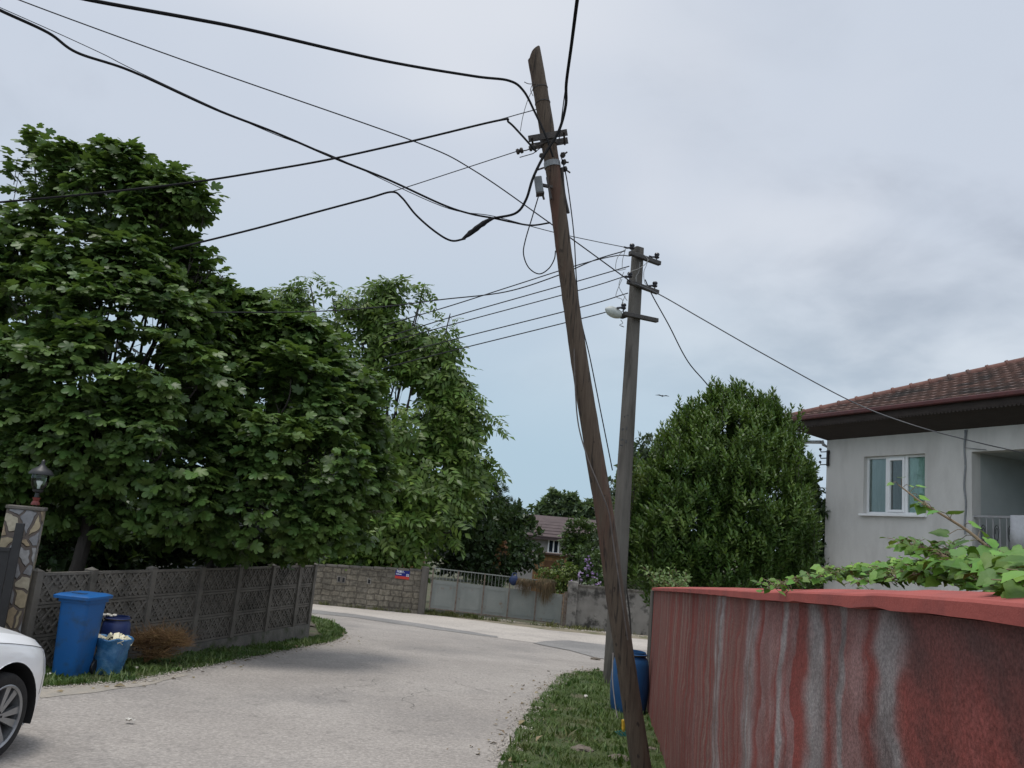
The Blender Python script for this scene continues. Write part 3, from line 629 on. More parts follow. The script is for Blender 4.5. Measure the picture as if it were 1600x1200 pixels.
# ------------------------------------------------------------------ precast concrete fence
M['fence'] = mat('precast_concrete', (.115, .104, .089), (.160, .146, .126), 3.5, .92, .6, 45, c3=(.055, .052, .045), scale3=1.4, lo3=.5, hi3=.68)  # base tone lowered to carry the fig trees' shade in the colour
fp0 = posts[0]
fence = thing('precast_fence', 'grey precast concrete panel fence with crossed lattice relief under the fig trees', 'fence', (fp0.x, fp0.y, gz(fp0.y)))
PB = .21                       # the boards start this far under the top line of the plinth
for i, p in enumerate(posts):
    zb = gz(p.y) - .1; d = (posts[min(i + 1, 7)] - posts[max(i - 1, 0)]).normalized(); R = Matrix.Rotation(math.atan2(d.y, d.x), 3, 'Z')
    mb = MB(); mb.box((p.x, p.y, (zb + FZ + .02) / 2), (.10, .13, FZ + .02 - zb), R)
    for sx_ in (-1, 1): pass
    t = FZ + .02; c = Vector((p.x, p.y, t)); vs = [c + R @ Vector((a * .055, b * .07, 0)) for a, b in ((-1, -1), (1, -1), (1, 1), (-1, 1))]
    mb.add(vs + [c + Vector((0, 0, .035))], [(0, 1, 4), (1, 2, 4), (2, 3, 4), (3, 0, 4)])
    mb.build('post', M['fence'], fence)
for i in range(len(posts) - 1):
    a, b = posts[i], posts[i + 1]; L_ = (b - a).length; d = (b - a) / L_; nrm = Vector((d.y, -d.x))   # towards the road
    if nrm.dot(-a) < 0: nrm = -nrm
    bh = .385
    T = lambda u, z, o: Vector((a.x + d.x * u + nrm.x * o, a.y + d.y * u + nrm.y * o, z))
    for k in range(3):
        z1 = FZ - k * bh; z0 = z1 - bh + .006; mb = MB(); u0_, u1_ = .045, L_ - .045
        def slab(ua, ub, za, zb, o0, o1):
            mb.hexa([T(ua, za, o0), T(ub, za, o0), T(ub, za, o1), T(ua, za, o1), T(ua, zb, o0), T(ub, zb, o0), T(ub, zb, o1), T(ua, zb, o1)])
        slab(u0_, u1_, z0, z1, -.015, .012)
        slab(u0_, u1_, z1 - .035, z1 - .001, .012, .034); slab(u0_, u1_, z0 + .001, z0 + .03, .012, .034)
        n = max(2, round(L_ / .31)); cw = (u1_ - u0_) / n; zc = (z0 + z1) / 2; hh = (z1 - z0) / 2 - .04
        for c in range(n):
            uc = u0_ + cw * (c + .5); w2 = cw / 2
            def strip(ua, za, ub, zb, o, wd=.026):
                p, q = T(ua, za, 0), T(ub, zb, 0); mb.bar(p + nrm.to_3d() * .02, q + nrm.to_3d() * .02, wd, o, nrm.to_3d())
            strip(uc - w2, zc - hh, uc + w2, zc + hh, .034); strip(uc - w2, zc + hh, uc + w2, zc - hh, .030)
            for sx_, sz_ in ((1, 1), (1, -1), (-1, 1), (-1, -1)):
                strip(uc + sx_ * w2 * .98, zc + sz_ * hh * .25, uc + sx_ * w2 * .28, zc + sz_ * hh * .98, .026, .02)
            strip(uc - w2 * .55, zc, uc, zc + hh * .55, .022, .02); strip(uc + w2 * .55, zc, uc, zc - hh * .55, .022, .02)
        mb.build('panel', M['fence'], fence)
    z1 = FZ - 3 * bh; mb = MB(); za, zb_ = gz(a.y) - .1, gz(b.y) - .1
    mb.hexa([T(0, za, -.10), T(L_ - .002, zb_, -.10), T(L_ - .002, zb_, .09), T(0, za, .09), T(0, z1, -.10), T(L_ - .002, z1, -.10), T(L_ - .002, z1, .07), T(0, z1, .07)])
    mb.build('plinth', mat('mossy_concrete', (.10, .095, .085), (.15, .14, .125), 5, .95, .8, 25, c3=(.05, .06, .03), scale3=3) if i == 0 else bpy.data.materials['mossy_concrete'], fence)

# ------------------------------------------------------------------ stone gate pillar, gate, wall lamp
def stone_mat():
    m = mat('crazy_stone', (.3, .3, .3), None, rough=.85); t, b = nodes(m); nn = t.nodes.new; ll = t.links.new
    g = nn('ShaderNodeTexCoord'); ns = nn('ShaderNodeTexNoise'); ns.inputs['Scale'].default_value = 5; ll(g.outputs['Object'], ns.inputs['Vector'])
    ad_ = nn('ShaderNodeVectorMath'); ad_.operation = 'MULTIPLY_ADD'; ll(ns.outputs['Color'], ad_.inputs[0]); ad_.inputs[1].default_value = (.10, .10, .10); ll(g.outputs['Object'], ad_.inputs[2])
    mp = nn('ShaderNodeMapping'); ll(ad_.outputs[0], mp.inputs[0]); mp.inputs[3].default_value = (1, 1, .72)
    v1 = nn('ShaderNodeTexVoronoi'); v1.inputs['Scale'].default_value = 6.3; ll(mp.outputs[0], v1.inputs['Vector'])
    v2 = nn('ShaderNodeTexVoronoi'); v2.feature = 'DISTANCE_TO_EDGE'; v2.inputs['Scale'].default_value = 6.3; ll(mp.outputs[0], v2.inputs['Vector'])
    sp_ = nn('ShaderNodeSeparateColor'); ll(v1.outputs['Color'], sp_.inputs[0])
    cr_ = nn('ShaderNodeValToRGB'); ll(sp_.outputs[0], cr_.inputs[0]); e = cr_.color_ramp; e.interpolation = 'CONSTANT'
    e.elements[0].color = (.32, .265, .175, 1); e.elements[1].position = .28; e.elements[1].color = (.36, .32, .24, 1)
    for p_, c_ in ((.5, (.20, .20, .205, 1)), (.72, (.28, .275, .27, 1)), (.86, (.29, .225, .145, 1))): x = e.elements.new(p_); x.color = c_
    n2 = nn('ShaderNodeTexNoise'); n2.inputs['Scale'].default_value = 22; n2.inputs['Detail'].default_value = 8; ll(g.outputs['Object'], n2.inputs['Vector'])
    r2 = nn('ShaderNodeMapRange'); ll(n2.outputs[0], r2.inputs[0]); r2.inputs[3].default_value = .55; r2.inputs[4].default_value = 1.4
    s2 = nn('ShaderNodeVectorMath'); s2.operation = 'SCALE'; ll(cr_.outputs[0], s2.inputs[0]); ll(r2.outputs[0], s2.inputs[3])
    rg = nn('ShaderNodeMapRange'); ll(v2.outputs['Distance'], rg.inputs[0]); rg.inputs[1].default_value = .045; rg.inputs[2].default_value = .075
    mx = nn('ShaderNodeMix'); mx.data_type = 'RGBA'; ll(rg.outputs[0], mx.inputs[0]); mx.inputs[6].default_value = (.105, .085, .072, 1); ll(s2.outputs[0], mx.inputs[7]); ll(mx.outputs[2], b.inputs['Base Color'])
    bp = nn('ShaderNodeBump'); bp.inputs['Strength'].default_value = 1; bp.inputs['Distance'].default_value = .03; ll(rg.outputs[0], bp.inputs['Height']); ll(bp.outputs[0], b.inputs['Normal'])
    return m
pt = P(43, 791, 10.15); ph = pt.z - gz(pt.y)
pil = thing('gate_pillar', 'square gate pillar faced in beige and grey stones by the black gate', 'pillar', (pt.x, pt.y, gz(pt.y)), (0, 0, rad(24)))
mb = MB(); mb.box((0, 0, ph / 2 - .02), (.38, .38, ph - .04)); mb.build('stone_shaft', stone_mat(), pil, local=True, bevel=.012)
mb = MB(); mb.box((0, 0, ph - .02), (.41, .41, .04)); mb.build('cap', M['conc'], pil, local=True, bevel=.008)
gm = mat('black_paint', (.012, .012, .013), (.02, .02, .021), 9, .45)
gp = P(26, 850, 9.75); gate0 = thing('entrance_gate', 'black sheet metal gate beside the stone pillar at the left edge', 'gate', (gp.x, gp.y, gz(gp.y)), (0, 0, rad(24)))
gtop = P(28, 817, 9.75).z - gz(gp.y); gt2 = P(10, 855, 9.75).z - gz(gp.y)
mb = MB(); mb.box((0, 0, gtop / 2), (.09, .06, gtop)); mb.build('gate_post', gm, gate0, local=True, bevel=.004)
mb = MB(); mb.box((-1.05, 0, gt2 / 2 + .05), (2.0, .03, gt2 - .1)); mb.build('gate_leaf', gm, gate0, local=True)
mb = MB()
for k in range(8): mb.box((-.2 - .25 * k, -.022, gt2 / 2 + .05), (.03, .014, gt2 - .12))
mb.box((-1.05, -.02, gt2 - .02), (2.0, .05, .04)); mb.box((-1.05, -.02, .12), (2.0, .05, .04)); mb.build('gate_rib', gm, gate0, local=True)
lb = P(55, 789, 10.15); lamp2 = thing('pillar_lamp', 'small black lantern with clear bowl and red foot on the stone pillar', 'lamp', lb)
k_ = 10.15 / F * 1.02
mb = MB(); mb.lathe([(0, 0), (6 * k_, 0), (6 * k_, 3 * k_), (4 * k_, 6 * k_), (5.5 * k_, 11 * k_), (0, 11.5 * k_)], lb, 16); mb.build('lamp_foot', mat('red_paint', (.17, .03, .025), (.12, .025, .02), 20, .5), lamp2, smooth=True)
mb = MB(); mb.lathe([(0, 11 * k_), (3.5 * k_, 11.5 * k_), (3 * k_, 18 * k_), (7 * k_, 20 * k_), (7.5 * k_, 23 * k_), (0, 23.2 * k_)], lb, 16); mb.build('lamp_collar', gm, lamp2, smooth=True)
glass = bpy.data.materials.new('clear_glass'); glass.use_nodes = True; t_ = glass.node_tree; t_.nodes.clear()
def mkglass(t, tint, f):
    o = t.nodes.new('ShaderNodeOutputMaterial'); a = t.nodes.new('ShaderNodeBsdfTransparent'); a.inputs[0].default_value = (*tint, 1); b = t.nodes.new('ShaderNodeBsdfGlossy'); b.inputs['Roughness'].default_value = .03
    fr = t.nodes.new('ShaderNodeFresnel'); fr.inputs[0].default_value = f; m = t.nodes.new('ShaderNodeMixShader')
    t.links.new(fr.outputs[0], m.inputs[0]); t.links.new(a.outputs[0], m.inputs[1]); t.links.new(b.outputs[0], m.inputs[2]); t.links.new(m.outputs[0], o.inputs[0])
mkglass(t_, (.8, .85, .82), 1.45)
mb = MB(); mb.lathe([(7 * k_, 23 * k_), (11 * k_, 29 * k_), (12.5 * k_, 38 * k_), (12 * k_, 45 * k_)], lb, 20); mb.build('lamp_bowl', glass, lamp2, smooth=True)
mb = MB(); mb.lathe([(0, 24 * k_), (2 * k_, 24.5 * k_), (2.2 * k_, 29 * k_), (4 * k_, 33 * k_), (4.6 * k_, 36 * k_), (0, 37 * k_)], lb, 12); mb.build('bulb', mat('bulb_white', (.85, .86, .86), (.80, .81, .8), 8, .3), lamp2, smooth=True)
mb = MB(); mb.lathe([(0, 45 * k_), (17 * k_, 45.5 * k_), (17 * k_, 48 * k_), (13 * k_, 53 * k_), (6 * k_, 57 * k_), (2.5 * k_, 62 * k_), (2.8 * k_, 66 * k_), (0, 69 * k_)], lb, 20); mb.build('lamp_cap', gm, lamp2, smooth=True)

# ------------------------------------------------------------------ wheelie bin, drums, rubbish bag
def rrect(w_, d_, z, r=.06, cx_=0, cy_=0, n=4):
    out = []
    for (sx_, sy_), a0 in (((1, 1), 0), ((-1, 1), 90), ((-1, -1), 180), ((1, -1), 270)):
        for k in range(n + 1):
            a = rad(a0 + 90 * k / n); out.append(Vector((cx_ + sx_ * (w_ / 2 - r) + r * math.cos(a), cy_ + sy_ * (d_ / 2 - r) + r * math.sin(a), z)))
    return out
bl = mat('blue_plastic', (.006, .085, .27), (.008, .10, .31), 2.5, .5, .12, 90, c3=(.02, .055, .115), scale3=5, lo3=.50, hi3=.72)
q = G(110, 1056); bs = depth(q) / F
binn = thing('wheelie_bin', 'tall bright blue plastic wheelie bin with a closed lid beside the fence', 'bin', (q.x, q.y, gz(q.y)), (0, 0, rad(-6)))
H = .94
mb = MB(); mb.loft([rrect(.30, .34, 0), rrect(.315, .355, .03), rrect(.36, .42, H - .08, .05), rrect(.40, .46, H - .078, .05), rrect(.405, .47, H - .02, .05)]); mb.build('bin_body', bl, binn, local=True, smooth=True)
mb = MB(); mb.loft([rrect(.445, .525, H - .035, .035, 0, -.02), rrect(.455, .535, H - .034, .035, 0, -.02), rrect(.46, .54, H - .002, .035, 0, -.02), rrect(.435, .515, H + .006, .035, 0, -.02), rrect(.36, .43, H + .022, .03, 0, -.02), rrect(.34, .41, H + .022, .03, 0, -.02)]); lid = mb.build('lid', bl, binn, local=True, smooth=True)
mb = MB(); mb.box((0, -.13, H + .024), (.17, .022, .006)); mb.box((.075, -.105, H + .024), (.02, .05, .0055)); mb.build('lid_grip', gm, lid, local=True)
mb = MB(); mb.tube([(-.15, .24, H - .06), (-.15, .29, H - .01), (.15, .29, H - .01), (.15, .24, H - .06)], .014, 8); mb.build('handle', bl, binn, local=True, smooth=True)
for sx_ in (-1, 1):
    mb = MB(); mb.lathe([(0, -.02), (.085, -.02), (.09, -.01), (.09, .01), (.085, .02), (0, .02)], (sx_ * .17, .19, .09), 18, Matrix.Rotation(rad(90), 3, 'Y')); mb.build('wheel', gm, binn, local=True, smooth=True)
mb = MB()
for k in (-1, 0, 1): mb.box((k * .09, -.19, .36), (.012, .02, .55))
def drum(q, r, h, label, m, name='plastic_drum', bulge=.10):
    o = thing(name, label, 'drum', (q.x, q.y, gz(q.y)))
    prof = [(0, .0), (r * .82, 0), (r * .88, .02 * h)]
    for k in range(1, 12):
        t = k / 12; prof.append((r * (.88 + bulge * 1.2 * math.sin(math.pi * t) ** .8), h * (.02 + .84 * t)))
    prof += [(r * .86, .875 * h), (r * .76, .92 * h), (r * .74, .935 * h), (r * .80, .94 * h), (r * .81, .965 * h), (r * .74, .975 * h), (r * .74, 1.0 * h), (r * .68, 1.0 * h), (r * .68, .90 * h), (r * .7, .3 * h), (0, .3 * h)]
    mb = MB(); mb.lathe(prof, (0, 0, 0), 28); mb.build('drum_body', m, o, local=True, smooth=True)
    mb = MB(); mb.lathe([(r * .805, .943 * h), (r * .835, .946 * h), (r * .835, .962 * h), (r * .805, .964 * h)], (0, 0, 0), 28); mb.build('clamp_ring', M['iron'], o, local=True, smooth=True)
    return o
db = mat('navy_plastic', (.010, .020, .085), (.014, .03, .11), 4, .45)
q = P(177, 1005, 11.0); drum(q, .19, P(177, 962, 11.0).z - gz(11.0), 'dark navy plastic drum standing behind the blue wheelie bin', db, bulge=.06)
mb = MB(); zt = P(175, 961, 10.95)
for k in range(6): mb.ball(zt + Vector((-.14 + .04 * k, -.06, .0 + .01 * (k % 2))), .03, 7, (1, .8, .5), .6, k)
tag(mb.build('crumpled_paper', mat('paper', (.62, .60, .55), (.45, .42, .36), 12, .8), at=zt), 'crumpled white paper lying on top of the navy drum', 'rubbish')
q = G(981, 1113); drum(q, .26, P(985, 1017, q.y).z - gz(q.y), 'open blue plastic drum between the poles and the red wall', mat('worn_blue_plastic', (.010, .055, .15), (.014, .075, .19), 3, .5, .15, 60, c3=(.05, .08, .12), scale3=4, lo3=.58, hi3=.75))
q = G(165, 1054)
bag = thing('rubbish_bag', 'open blue plastic bag full of pale rubbish leaning on the bin', 'bag', (q.x, q.y, gz(q.y)))
rr = random.Random(8); bh = P(168, 995, q.y).z - gz(q.y); rings = []
for i, (r, z) in enumerate([(.12, 0), (.165, .03), (.175, .12), (.178, .22), (.186, .32), (.20, .40), (.215, .46), (.205, .475), (.19, .45)]):
    ring = []
    for j in range(40):
        a = 2 * math.pi * j / 40; v = Vector((math.cos(a), math.sin(a), z * 7)); w_ = r * (1 + .16 * noise.noise(v * 1.9) + .08 * noise.noise(v * 5))
        ring.append(Vector((w_ * math.cos(a) + .09 * z, w_ * math.sin(a), z * bh / .47 + (.03 * noise.noise(Vector((a * 2, 3, 1))) if i > 5 else 0))))
    rings.append(ring)
mb = MB(); mb.loft(rings, cap=False); mb.add(rings[0], [tuple(range(39, -1, -1))])
bm_ = mat('bag_film', (.02, .10, .24), (.05, .17, .32), 9, .25, .6, 14, spec=.6, c3=(.10, .22, .36), scale3=7, lo3=.5, hi3=.7)
mb.build('bag_film', bm_, bag, local=True, smooth=True)
mb = MB(); rb = random.Random(3)
for k in range(26):
    a = rb.uniform(0, 6.28); r = .165 * rb.random() ** .5; R = Matrix.Rotation(rb.uniform(-1, 1), 3, 'X') @ Matrix.Rotation(rb.uniform(-1, 1), 3, 'Y') @ Matrix.Rotation(a, 3, 'Z')
    mb.box((r * math.cos(a) + .05, r * math.sin(a), bh * (.90 + .10 * rb.random()) + .02 * (1 - r / .17)), (rb.uniform(.05, .12), rb.uniform(.03, .08), rb.uniform(.005, .03)), R)
mb.build('bag_contents', mat('pale_rubbish', (.62, .60, .50), (.58, .50, .28), 14, .8, island=.25), bag, local=True)
# dry brown bush
def strands(mb, c, n, ln, rng, spread=1.0, upw=.5, r=.0025, droop=0.0, width=.1):
    for k in range(n):
        a = rng.uniform(0, 6.28); e = rng.uniform(-.1, 1.3) * upw; d = Vector((math.cos(a) * spread, math.sin(a) * spread, e)).normalized(); l = ln * rng.uniform(.5, 1)
        p = Vector(c) + Vector((rng.uniform(-1, 1), rng.uniform(-1, 1), rng.uniform(-.3, .3))) * width; q = [p]
        for s in range(3):
            d = (d + Vector((rng.uniform(-.4, .4), rng.uniform(-.4, .4), rng.uniform(-.3, .3) - droop))).normalized(); q.append(q[-1] + d * l / 3)
        mb.tube(q, [r, r * .9, r * .7, r * .4], 3, cap=False)
M['straw'] = mat('dry_twigs', (.20, .12, .05), (.13, .075, .035), 6, .9, island=.35)
q = G(240, 1040); rb = random.Random(5)
bush = thing('dry_bush', 'dead brown bush lying against the fence in the grass', 'bush', (q.x, q.y, gz(q.y)))
mb = MB(); a_ = P(222, 1035, q.y); b_ = P(250, 990, q.y)
strands(mb, P(226, 1003, q.y), 560, .30, rb, upw=.6, width=.16); strands(mb, P(256, 996, q.y), 640, .30, rb, upw=.6, width=.18); strands(mb, P(274, 1006, q.y), 460, .24, rb, upw=.5, width=.13); strands(mb, P(246, 1020, q.y - .03), 400, .24, rb, upw=.4, width=.18)
mb.build('dead_foliage', M['straw'], bush)
mb = MB()
for k in range(5): mb.tube(cr([P(226, 1036, q.y - .05), P(224 + 8 * k, 1015, q.y), P(215 + 18 * k, 990, q.y)], 4), [.012 - .001 * j for j in range(9)], 6)
mb.build('stem', M['straw'], bush)

# ------------------------------------------------------------------ parked white car (its right front corner shows)
def build_car():
    wc = P(3, 1112, 6.35); yaw = rad(90 - 5); axv = Vector((math.cos(yaw), math.sin(yaw), 0)); lft = Vector((-math.sin(yaw), math.cos(yaw), 0))
    org = wc + lft * .88; org.z = gz(wc.y) - .0
    car = thing('parked_car', 'white hatchback parked at the left edge with grey alloy wheels', 'car', org, (0, .045, yaw))
    paint = mat('white_car_paint', (.88, .885, .89), None, rough=.28, spec=.5, coat=.6); tyre_m = mat('tyre_rubber', (.016, .016, .017), (.026, .025, .024), 18, .85, .3, 60)
    rim_m = mat('alloy_rim', (.36, .37, .38), (.30, .31, .32), 9, .35, metal=.75); dark = mat('dark_trim', (.012, .012, .013), (.018, .018, .018), 9, .7)
    gl = mat('car_glass', (.02, .025, .028), None, rough=.05, spec=.6)
    key = [(-3.42, 0), (-3.42, -.40), (-3.36, -.66), (-3.15, -.82), (-2.6, -.875), (-1.4, -.89), (-.4, -.892), (0, -.888), (.30, -.868), (.50, -.815), (.66, -.72), (.77, -.56), (.84, -.36), (.87, -.18), (.88, 0)]
    c2 = cr([Vector((x, y, 0)) for x, y in key], 14); d_ = [c2[0]]
    for p in c2[1:]:
        if (p - d_[-1]).length > .028: d_.append(p)
    out = d_; n = len(out); T = 30
    zt = lambda x: np.interp(x, [-3.42, -3.2, -2.4, -.8, -.35, 0, .3, .5, .66, .78, .88], [.92, .97, .98, .955, .925, .885, .84, .80, .755, .70, .66])
    zb = lambda x: np.interp(x, [-3.42, -2.9, .3, .88], [.30, .20, .19, .22])
    ins = lambda t: np.interp(t, [0, .08, .22, .42, .60, .72, .80, .90, 1.0], [.045, .02, .006, .0, .0, .012, .022, .045, .11])
    def pt_(i, j, sgn):
        p = out[i]; a, b = out[max(i - 1, 0)], out[min(i + 1, n - 1)]; tg = (b - a).normalized(); nr = Vector((tg.y, -tg.x, 0)) ; t = j / T
        if nr.y > 0 and abs(nr.y) > .5: nr = -nr
        x = p.x; z = zb(x) + (zt(x) - zb(x)) * t
        q = p - nr * float(ins(t))
        if i in (0, n - 1): q.y = 0
        return Vector((q.x, min(q.y, 0) * sgn * -1 * -1 if sgn == 1 else -min(q.y, 0), z))
    body = MB(); ARCH = .385; WZ = .305
    for sgn in (1, -1):
        grid = [[pt_(i, j, sgn) for j in range(T + 1)] for i in range(n)]
        idx = {}; vs = []; fs = []
        def hole(p): return any((p.x - ax_) ** 2 + (p.z - WZ) ** 2 < ARCH ** 2 and abs(p.y) > .6 for ax_ in (0, -2.6))
        for i in range(n):
            for j in range(T + 1):
                p = grid[i][j]
                for ax_ in (0, -2.6):
                    dx_, dz_ = p.x - ax_, p.z - WZ; r = math.hypot(dx_, dz_)
                    if abs(p.y) > .6 and abs(r - ARCH) < .034 and r > 1e-3: p.x = ax_ + dx_ / r * ARCH; p.z = WZ + dz_ / r * ARCH
                idx[i, j] = len(vs); vs.append(p)
        for i in range(n - 1):
            for j in range(T):
                qd = [(i, j), (i + 1, j), (i + 1, j + 1), (i, j + 1)]; c = sum((vs[idx[k]] for k in qd), Vector()) / 4
                dd = min(math.hypot(c.x, c.z - WZ), math.hypot(c.x + 2.6, c.z - WZ))
                if dd < ARCH - .004 and abs(c.y) > .6: continue
                f = [idx[k] for k in qd]; fs.append(f if sgn == 1 else f[::-1])
        body.add(vs, fs)
    # bonnet and rear deck: strips from side to side with a crown
    def deck(sel):
        rows = []
        for i in sel:
            a = pt_(i, T, 1); row = []
            for k in range(13):
                u = k / 12 * 2 - 1; row.append(Vector((a.x + (.03 * (1 - u * u) if a.x > .2 else 0), -a.y * u * -1 * -1, a.z + .05 * (1 - u ** 4) * min(1, abs(a.y) / .5) + .012 * math.exp(-((abs(u) - .72) / .10) ** 2))))
            rows.append(row)
        vs = [p for r in rows for p in r]; m = len(rows)
        body.add(vs, [(r * 13 + k, r * 13 + k + 1, (r + 1) * 13 + k + 1, (r + 1) * 13 + k) for r in range(m - 1) for k in range(12)])
    deck([i for i in range(n) if out[i].x > -.80]); deck([i for i in range(n) if out[i].x <= -.80])
    b = body.build('car_body', paint, car, local=True, smooth=True, weld=True)
    bm = bmesh.new(); bm.from_mesh(b.data); bmesh.ops.recalc_face_normals(bm, faces=bm.faces); bm.to_mesh(b.data); bm.free()
    for ax_ in (0, -2.6):
        for s in (1, -1):
            mb = MB()
            for (r1, r2, y1, y2) in ((ARCH, ARCH - .012, .872, .45),):
                A = [Vector((ax_ + r1 * math.cos(a), -s * y1, WZ + r1 * math.sin(a))) for a in [rad(-15 + 210 * k / 28) for k in range(29)]]
                B = [Vector((ax_ + r2 * math.cos(a), -s * y2, WZ + r2 * math.sin(a))) for a in [rad(-15 + 210 * k / 28) for k in range(29)]]
                mb.add(A + B, [(k, k + 1, 29 + k + 1, 29 + k) for k in range(28)]); mb.add(B, [tuple(range(29))])
            mb.build('wheel_well', dark, car, local=True)
    mb = MB(); mb.box((-1.35, 0, .26), (3.3, 1.3, .08)); mb.build('underbody', dark, car, local=True)
    # cabin
    roof = []
    def ring(pts): return [Vector(p) for p in pts]
    low = [(-.72, -.60), (-.95, -.76), (-2.0, -.79), (-3.0, -.74), (-3.30, -.55)]; hi = [(-1.45, -.50), (-1.62, -.57), (-2.1, -.60), (-2.75, -.57), (-2.95, -.45)]
    lo_ = [(x, y, float(zt(x)) - .0) for x, y in low] + [(x, -y, float(zt(x))) for x, y in low[::-1]]
    up2 = [(x, y, 1.40 if i not in (0, 4) else 1.37) for i, (x, y) in enumerate(hi)] + [(x, -y, 1.40 if i not in (0, 4) else 1.37) for i, (x, y) in list(enumerate(hi))[::-1]]
    mb = MB(); mb.loft([ring(lo_), ring([(x * .5 + X * .5, (y + Y) / 2 * 1.03, (z + Z) / 2) for (x, y, z), (X, Y, Z) in zip(lo_, up2)]), ring(up2)], cap=False); mb.build('window_glass', gl, car, local=True, smooth=True)
    mb = MB(); top = [(x * .97 - .06, y * .8, z + .06) for x, y, z in up2]; mb.loft([ring(up2), ring(top)], cap=False); mb.add(top, [tuple(range(10))])
    for i, j in ((0, 0), (9, 9), (2, 2), (7, 7), (4, 4), (5, 5)): mb.tube([lo_[i], up2[j]], .035, 6)
    mb.build('roof', paint, car, local=True, smooth=True)
    # wheels
    def wheel(x, y, s):
        R = Matrix.Rotation(rad(90), 3, 'X') if s > 0 else Matrix.Rotation(rad(-90), 3, 'X')    # lathe z -> outward
        e = MB(); e.lathe([(.205, -.20), (.29, -.20), (.306, -.17), (.312, -.10), (.306, -.03), (.290, .0), (.235, .006), (.205, -.012)], (x, y, WZ), 48, R)
        ty = e.build('wheel', tyre_m, car, local=True, smooth=True)
        e = MB(); e.lathe([(.228, .006), (.222, .010), (.208, .0), (.203, -.06), (.200, -.18)], (x, y, WZ), 48, R)
        e.lathe([(0, -.018), (.035, -.018), (.05, -.03), (.055, -.05), (0, -.05)], (x, y, WZ), 20, R)
        for k in range(10):
            a = rad(36 * k + 8 + (7 if k % 2 else -2)); dv = Vector((math.cos(a), math.sin(a), 0)); px_ = Vector((-dv.y, dv.x, 0))
            p = [dv * .04 - px_ * .014, dv * .04 + px_ * .014, dv * .212 + px_ * .030, dv * .212 - px_ * .024]
            lo2 = [Vector((v.x, v.y, -.055)) for v in p]; hi2 = [Vector((v.x, v.y, -.022 if i < 2 else -.008)) for i, v in enumerate(p)]
            vs = [R @ v + Vector((x, y, WZ)) for v in lo2 + hi2]; e.hexa(vs)
        e.build('rim', rim_m, ty, local=True)
        e = MB(); e.lathe([(.2, -.13), (.0, -.13)], (x, y, WZ), 24, R)
        for k in range(5):
            a = rad(72 * k); e.lathe([(0, -.014), (.009, -.014), (.009, -.03)], Vector((x, y, WZ)) + R @ Vector((.032 * math.cos(a), .032 * math.sin(a), 0)), 8, R)
        e.build('brake_shadow_disc', dark, ty, local=True)
    for x in (0, -2.6): wheel(x, -.868, 1); wheel(x, .868, -1)
    # headlights and tail lights sit on the corners
    hl = mat('headlight_glass', (.55, .57, .6), (.35, .36, .38), 14, .08, spec=.7); rl = mat('tail_light', (.25, .01, .01), (.3, .015, .015), 9, .2)
    for sgn in (1, -1):
        for nm, mm, xr, tr in (('headlight', hl, (.62, .86), (.70, .92)), ('tail_light', rl, (-3.42, -3.2), (.62, .86))):
            sel = [i for i in range(n) if xr[0] < out[i].x < xr[1] and abs(out[i].y) > .38]; js = [j for j in range(T + 1) if tr[0] < j / T < tr[1]]
            e = MB(); vs = []
            for i in sel:
                for j in js:
                    p = pt_(i, j, sgn); c = Vector((-1.2, 0, p.z)); vs.append(p + (p - c).normalized() * .004)
            m_ = len(js); e.add(vs, [(a * m_ + k, a * m_ + k + 1, (a + 1) * m_ + k + 1, (a + 1) * m_ + k) for a in range(len(sel) - 1) for k in range(m_ - 1)])
            if vs: e.build(nm, mm, car, local=True, smooth=True)
        e = MB(); e.ball((-.85, -sgn * .97, 1.02), .09, 10, (.7, 1.1, .8)); e.tube([(-.85, -sgn * .80, .95), (-.85, -sgn * .95, 1.0)], .02, 6); e.build('wing_mirror', paint, car, local=True, smooth=True)
    for sgn in (1, -1):
        i1 = min(range(n), key=lambda i: abs(out[i].x - .47) + (9 if abs(out[i].y) < .5 else 0)); e = MB()
        e.tube([pt_(i1, j, sgn) for j in range(int(T * .34), int(T * .90))], .0022, 5); e.build('panel_gap', dark, car, local=True)
        e = MB(); e.tube([pt_(i, int(T * .93), sgn) + Vector((0, 0, .002)) for i in range(n) if out[i].x > -.75 and abs(out[i].y) > .3], .0022, 5); e.build('panel_gap', dark, car, local=True)
        i2 = [min(range(n), key=lambda i: abs(out[i].x - x_) + (9 if abs(out[i].y) < .5 else 0)) for x_ in (-.52, -1.62)]
        for i3 in i2: e = MB(); e.tube([pt_(i3, j, sgn) for j in range(3, T)], .0022, 5); e.build('panel_gap', dark, car, local=True)
    e = MB(); e.box((.868, 0, .42), (.03, .42, .12)); e.build('grille', dark, car, local=True, bevel=.008)
build_car()
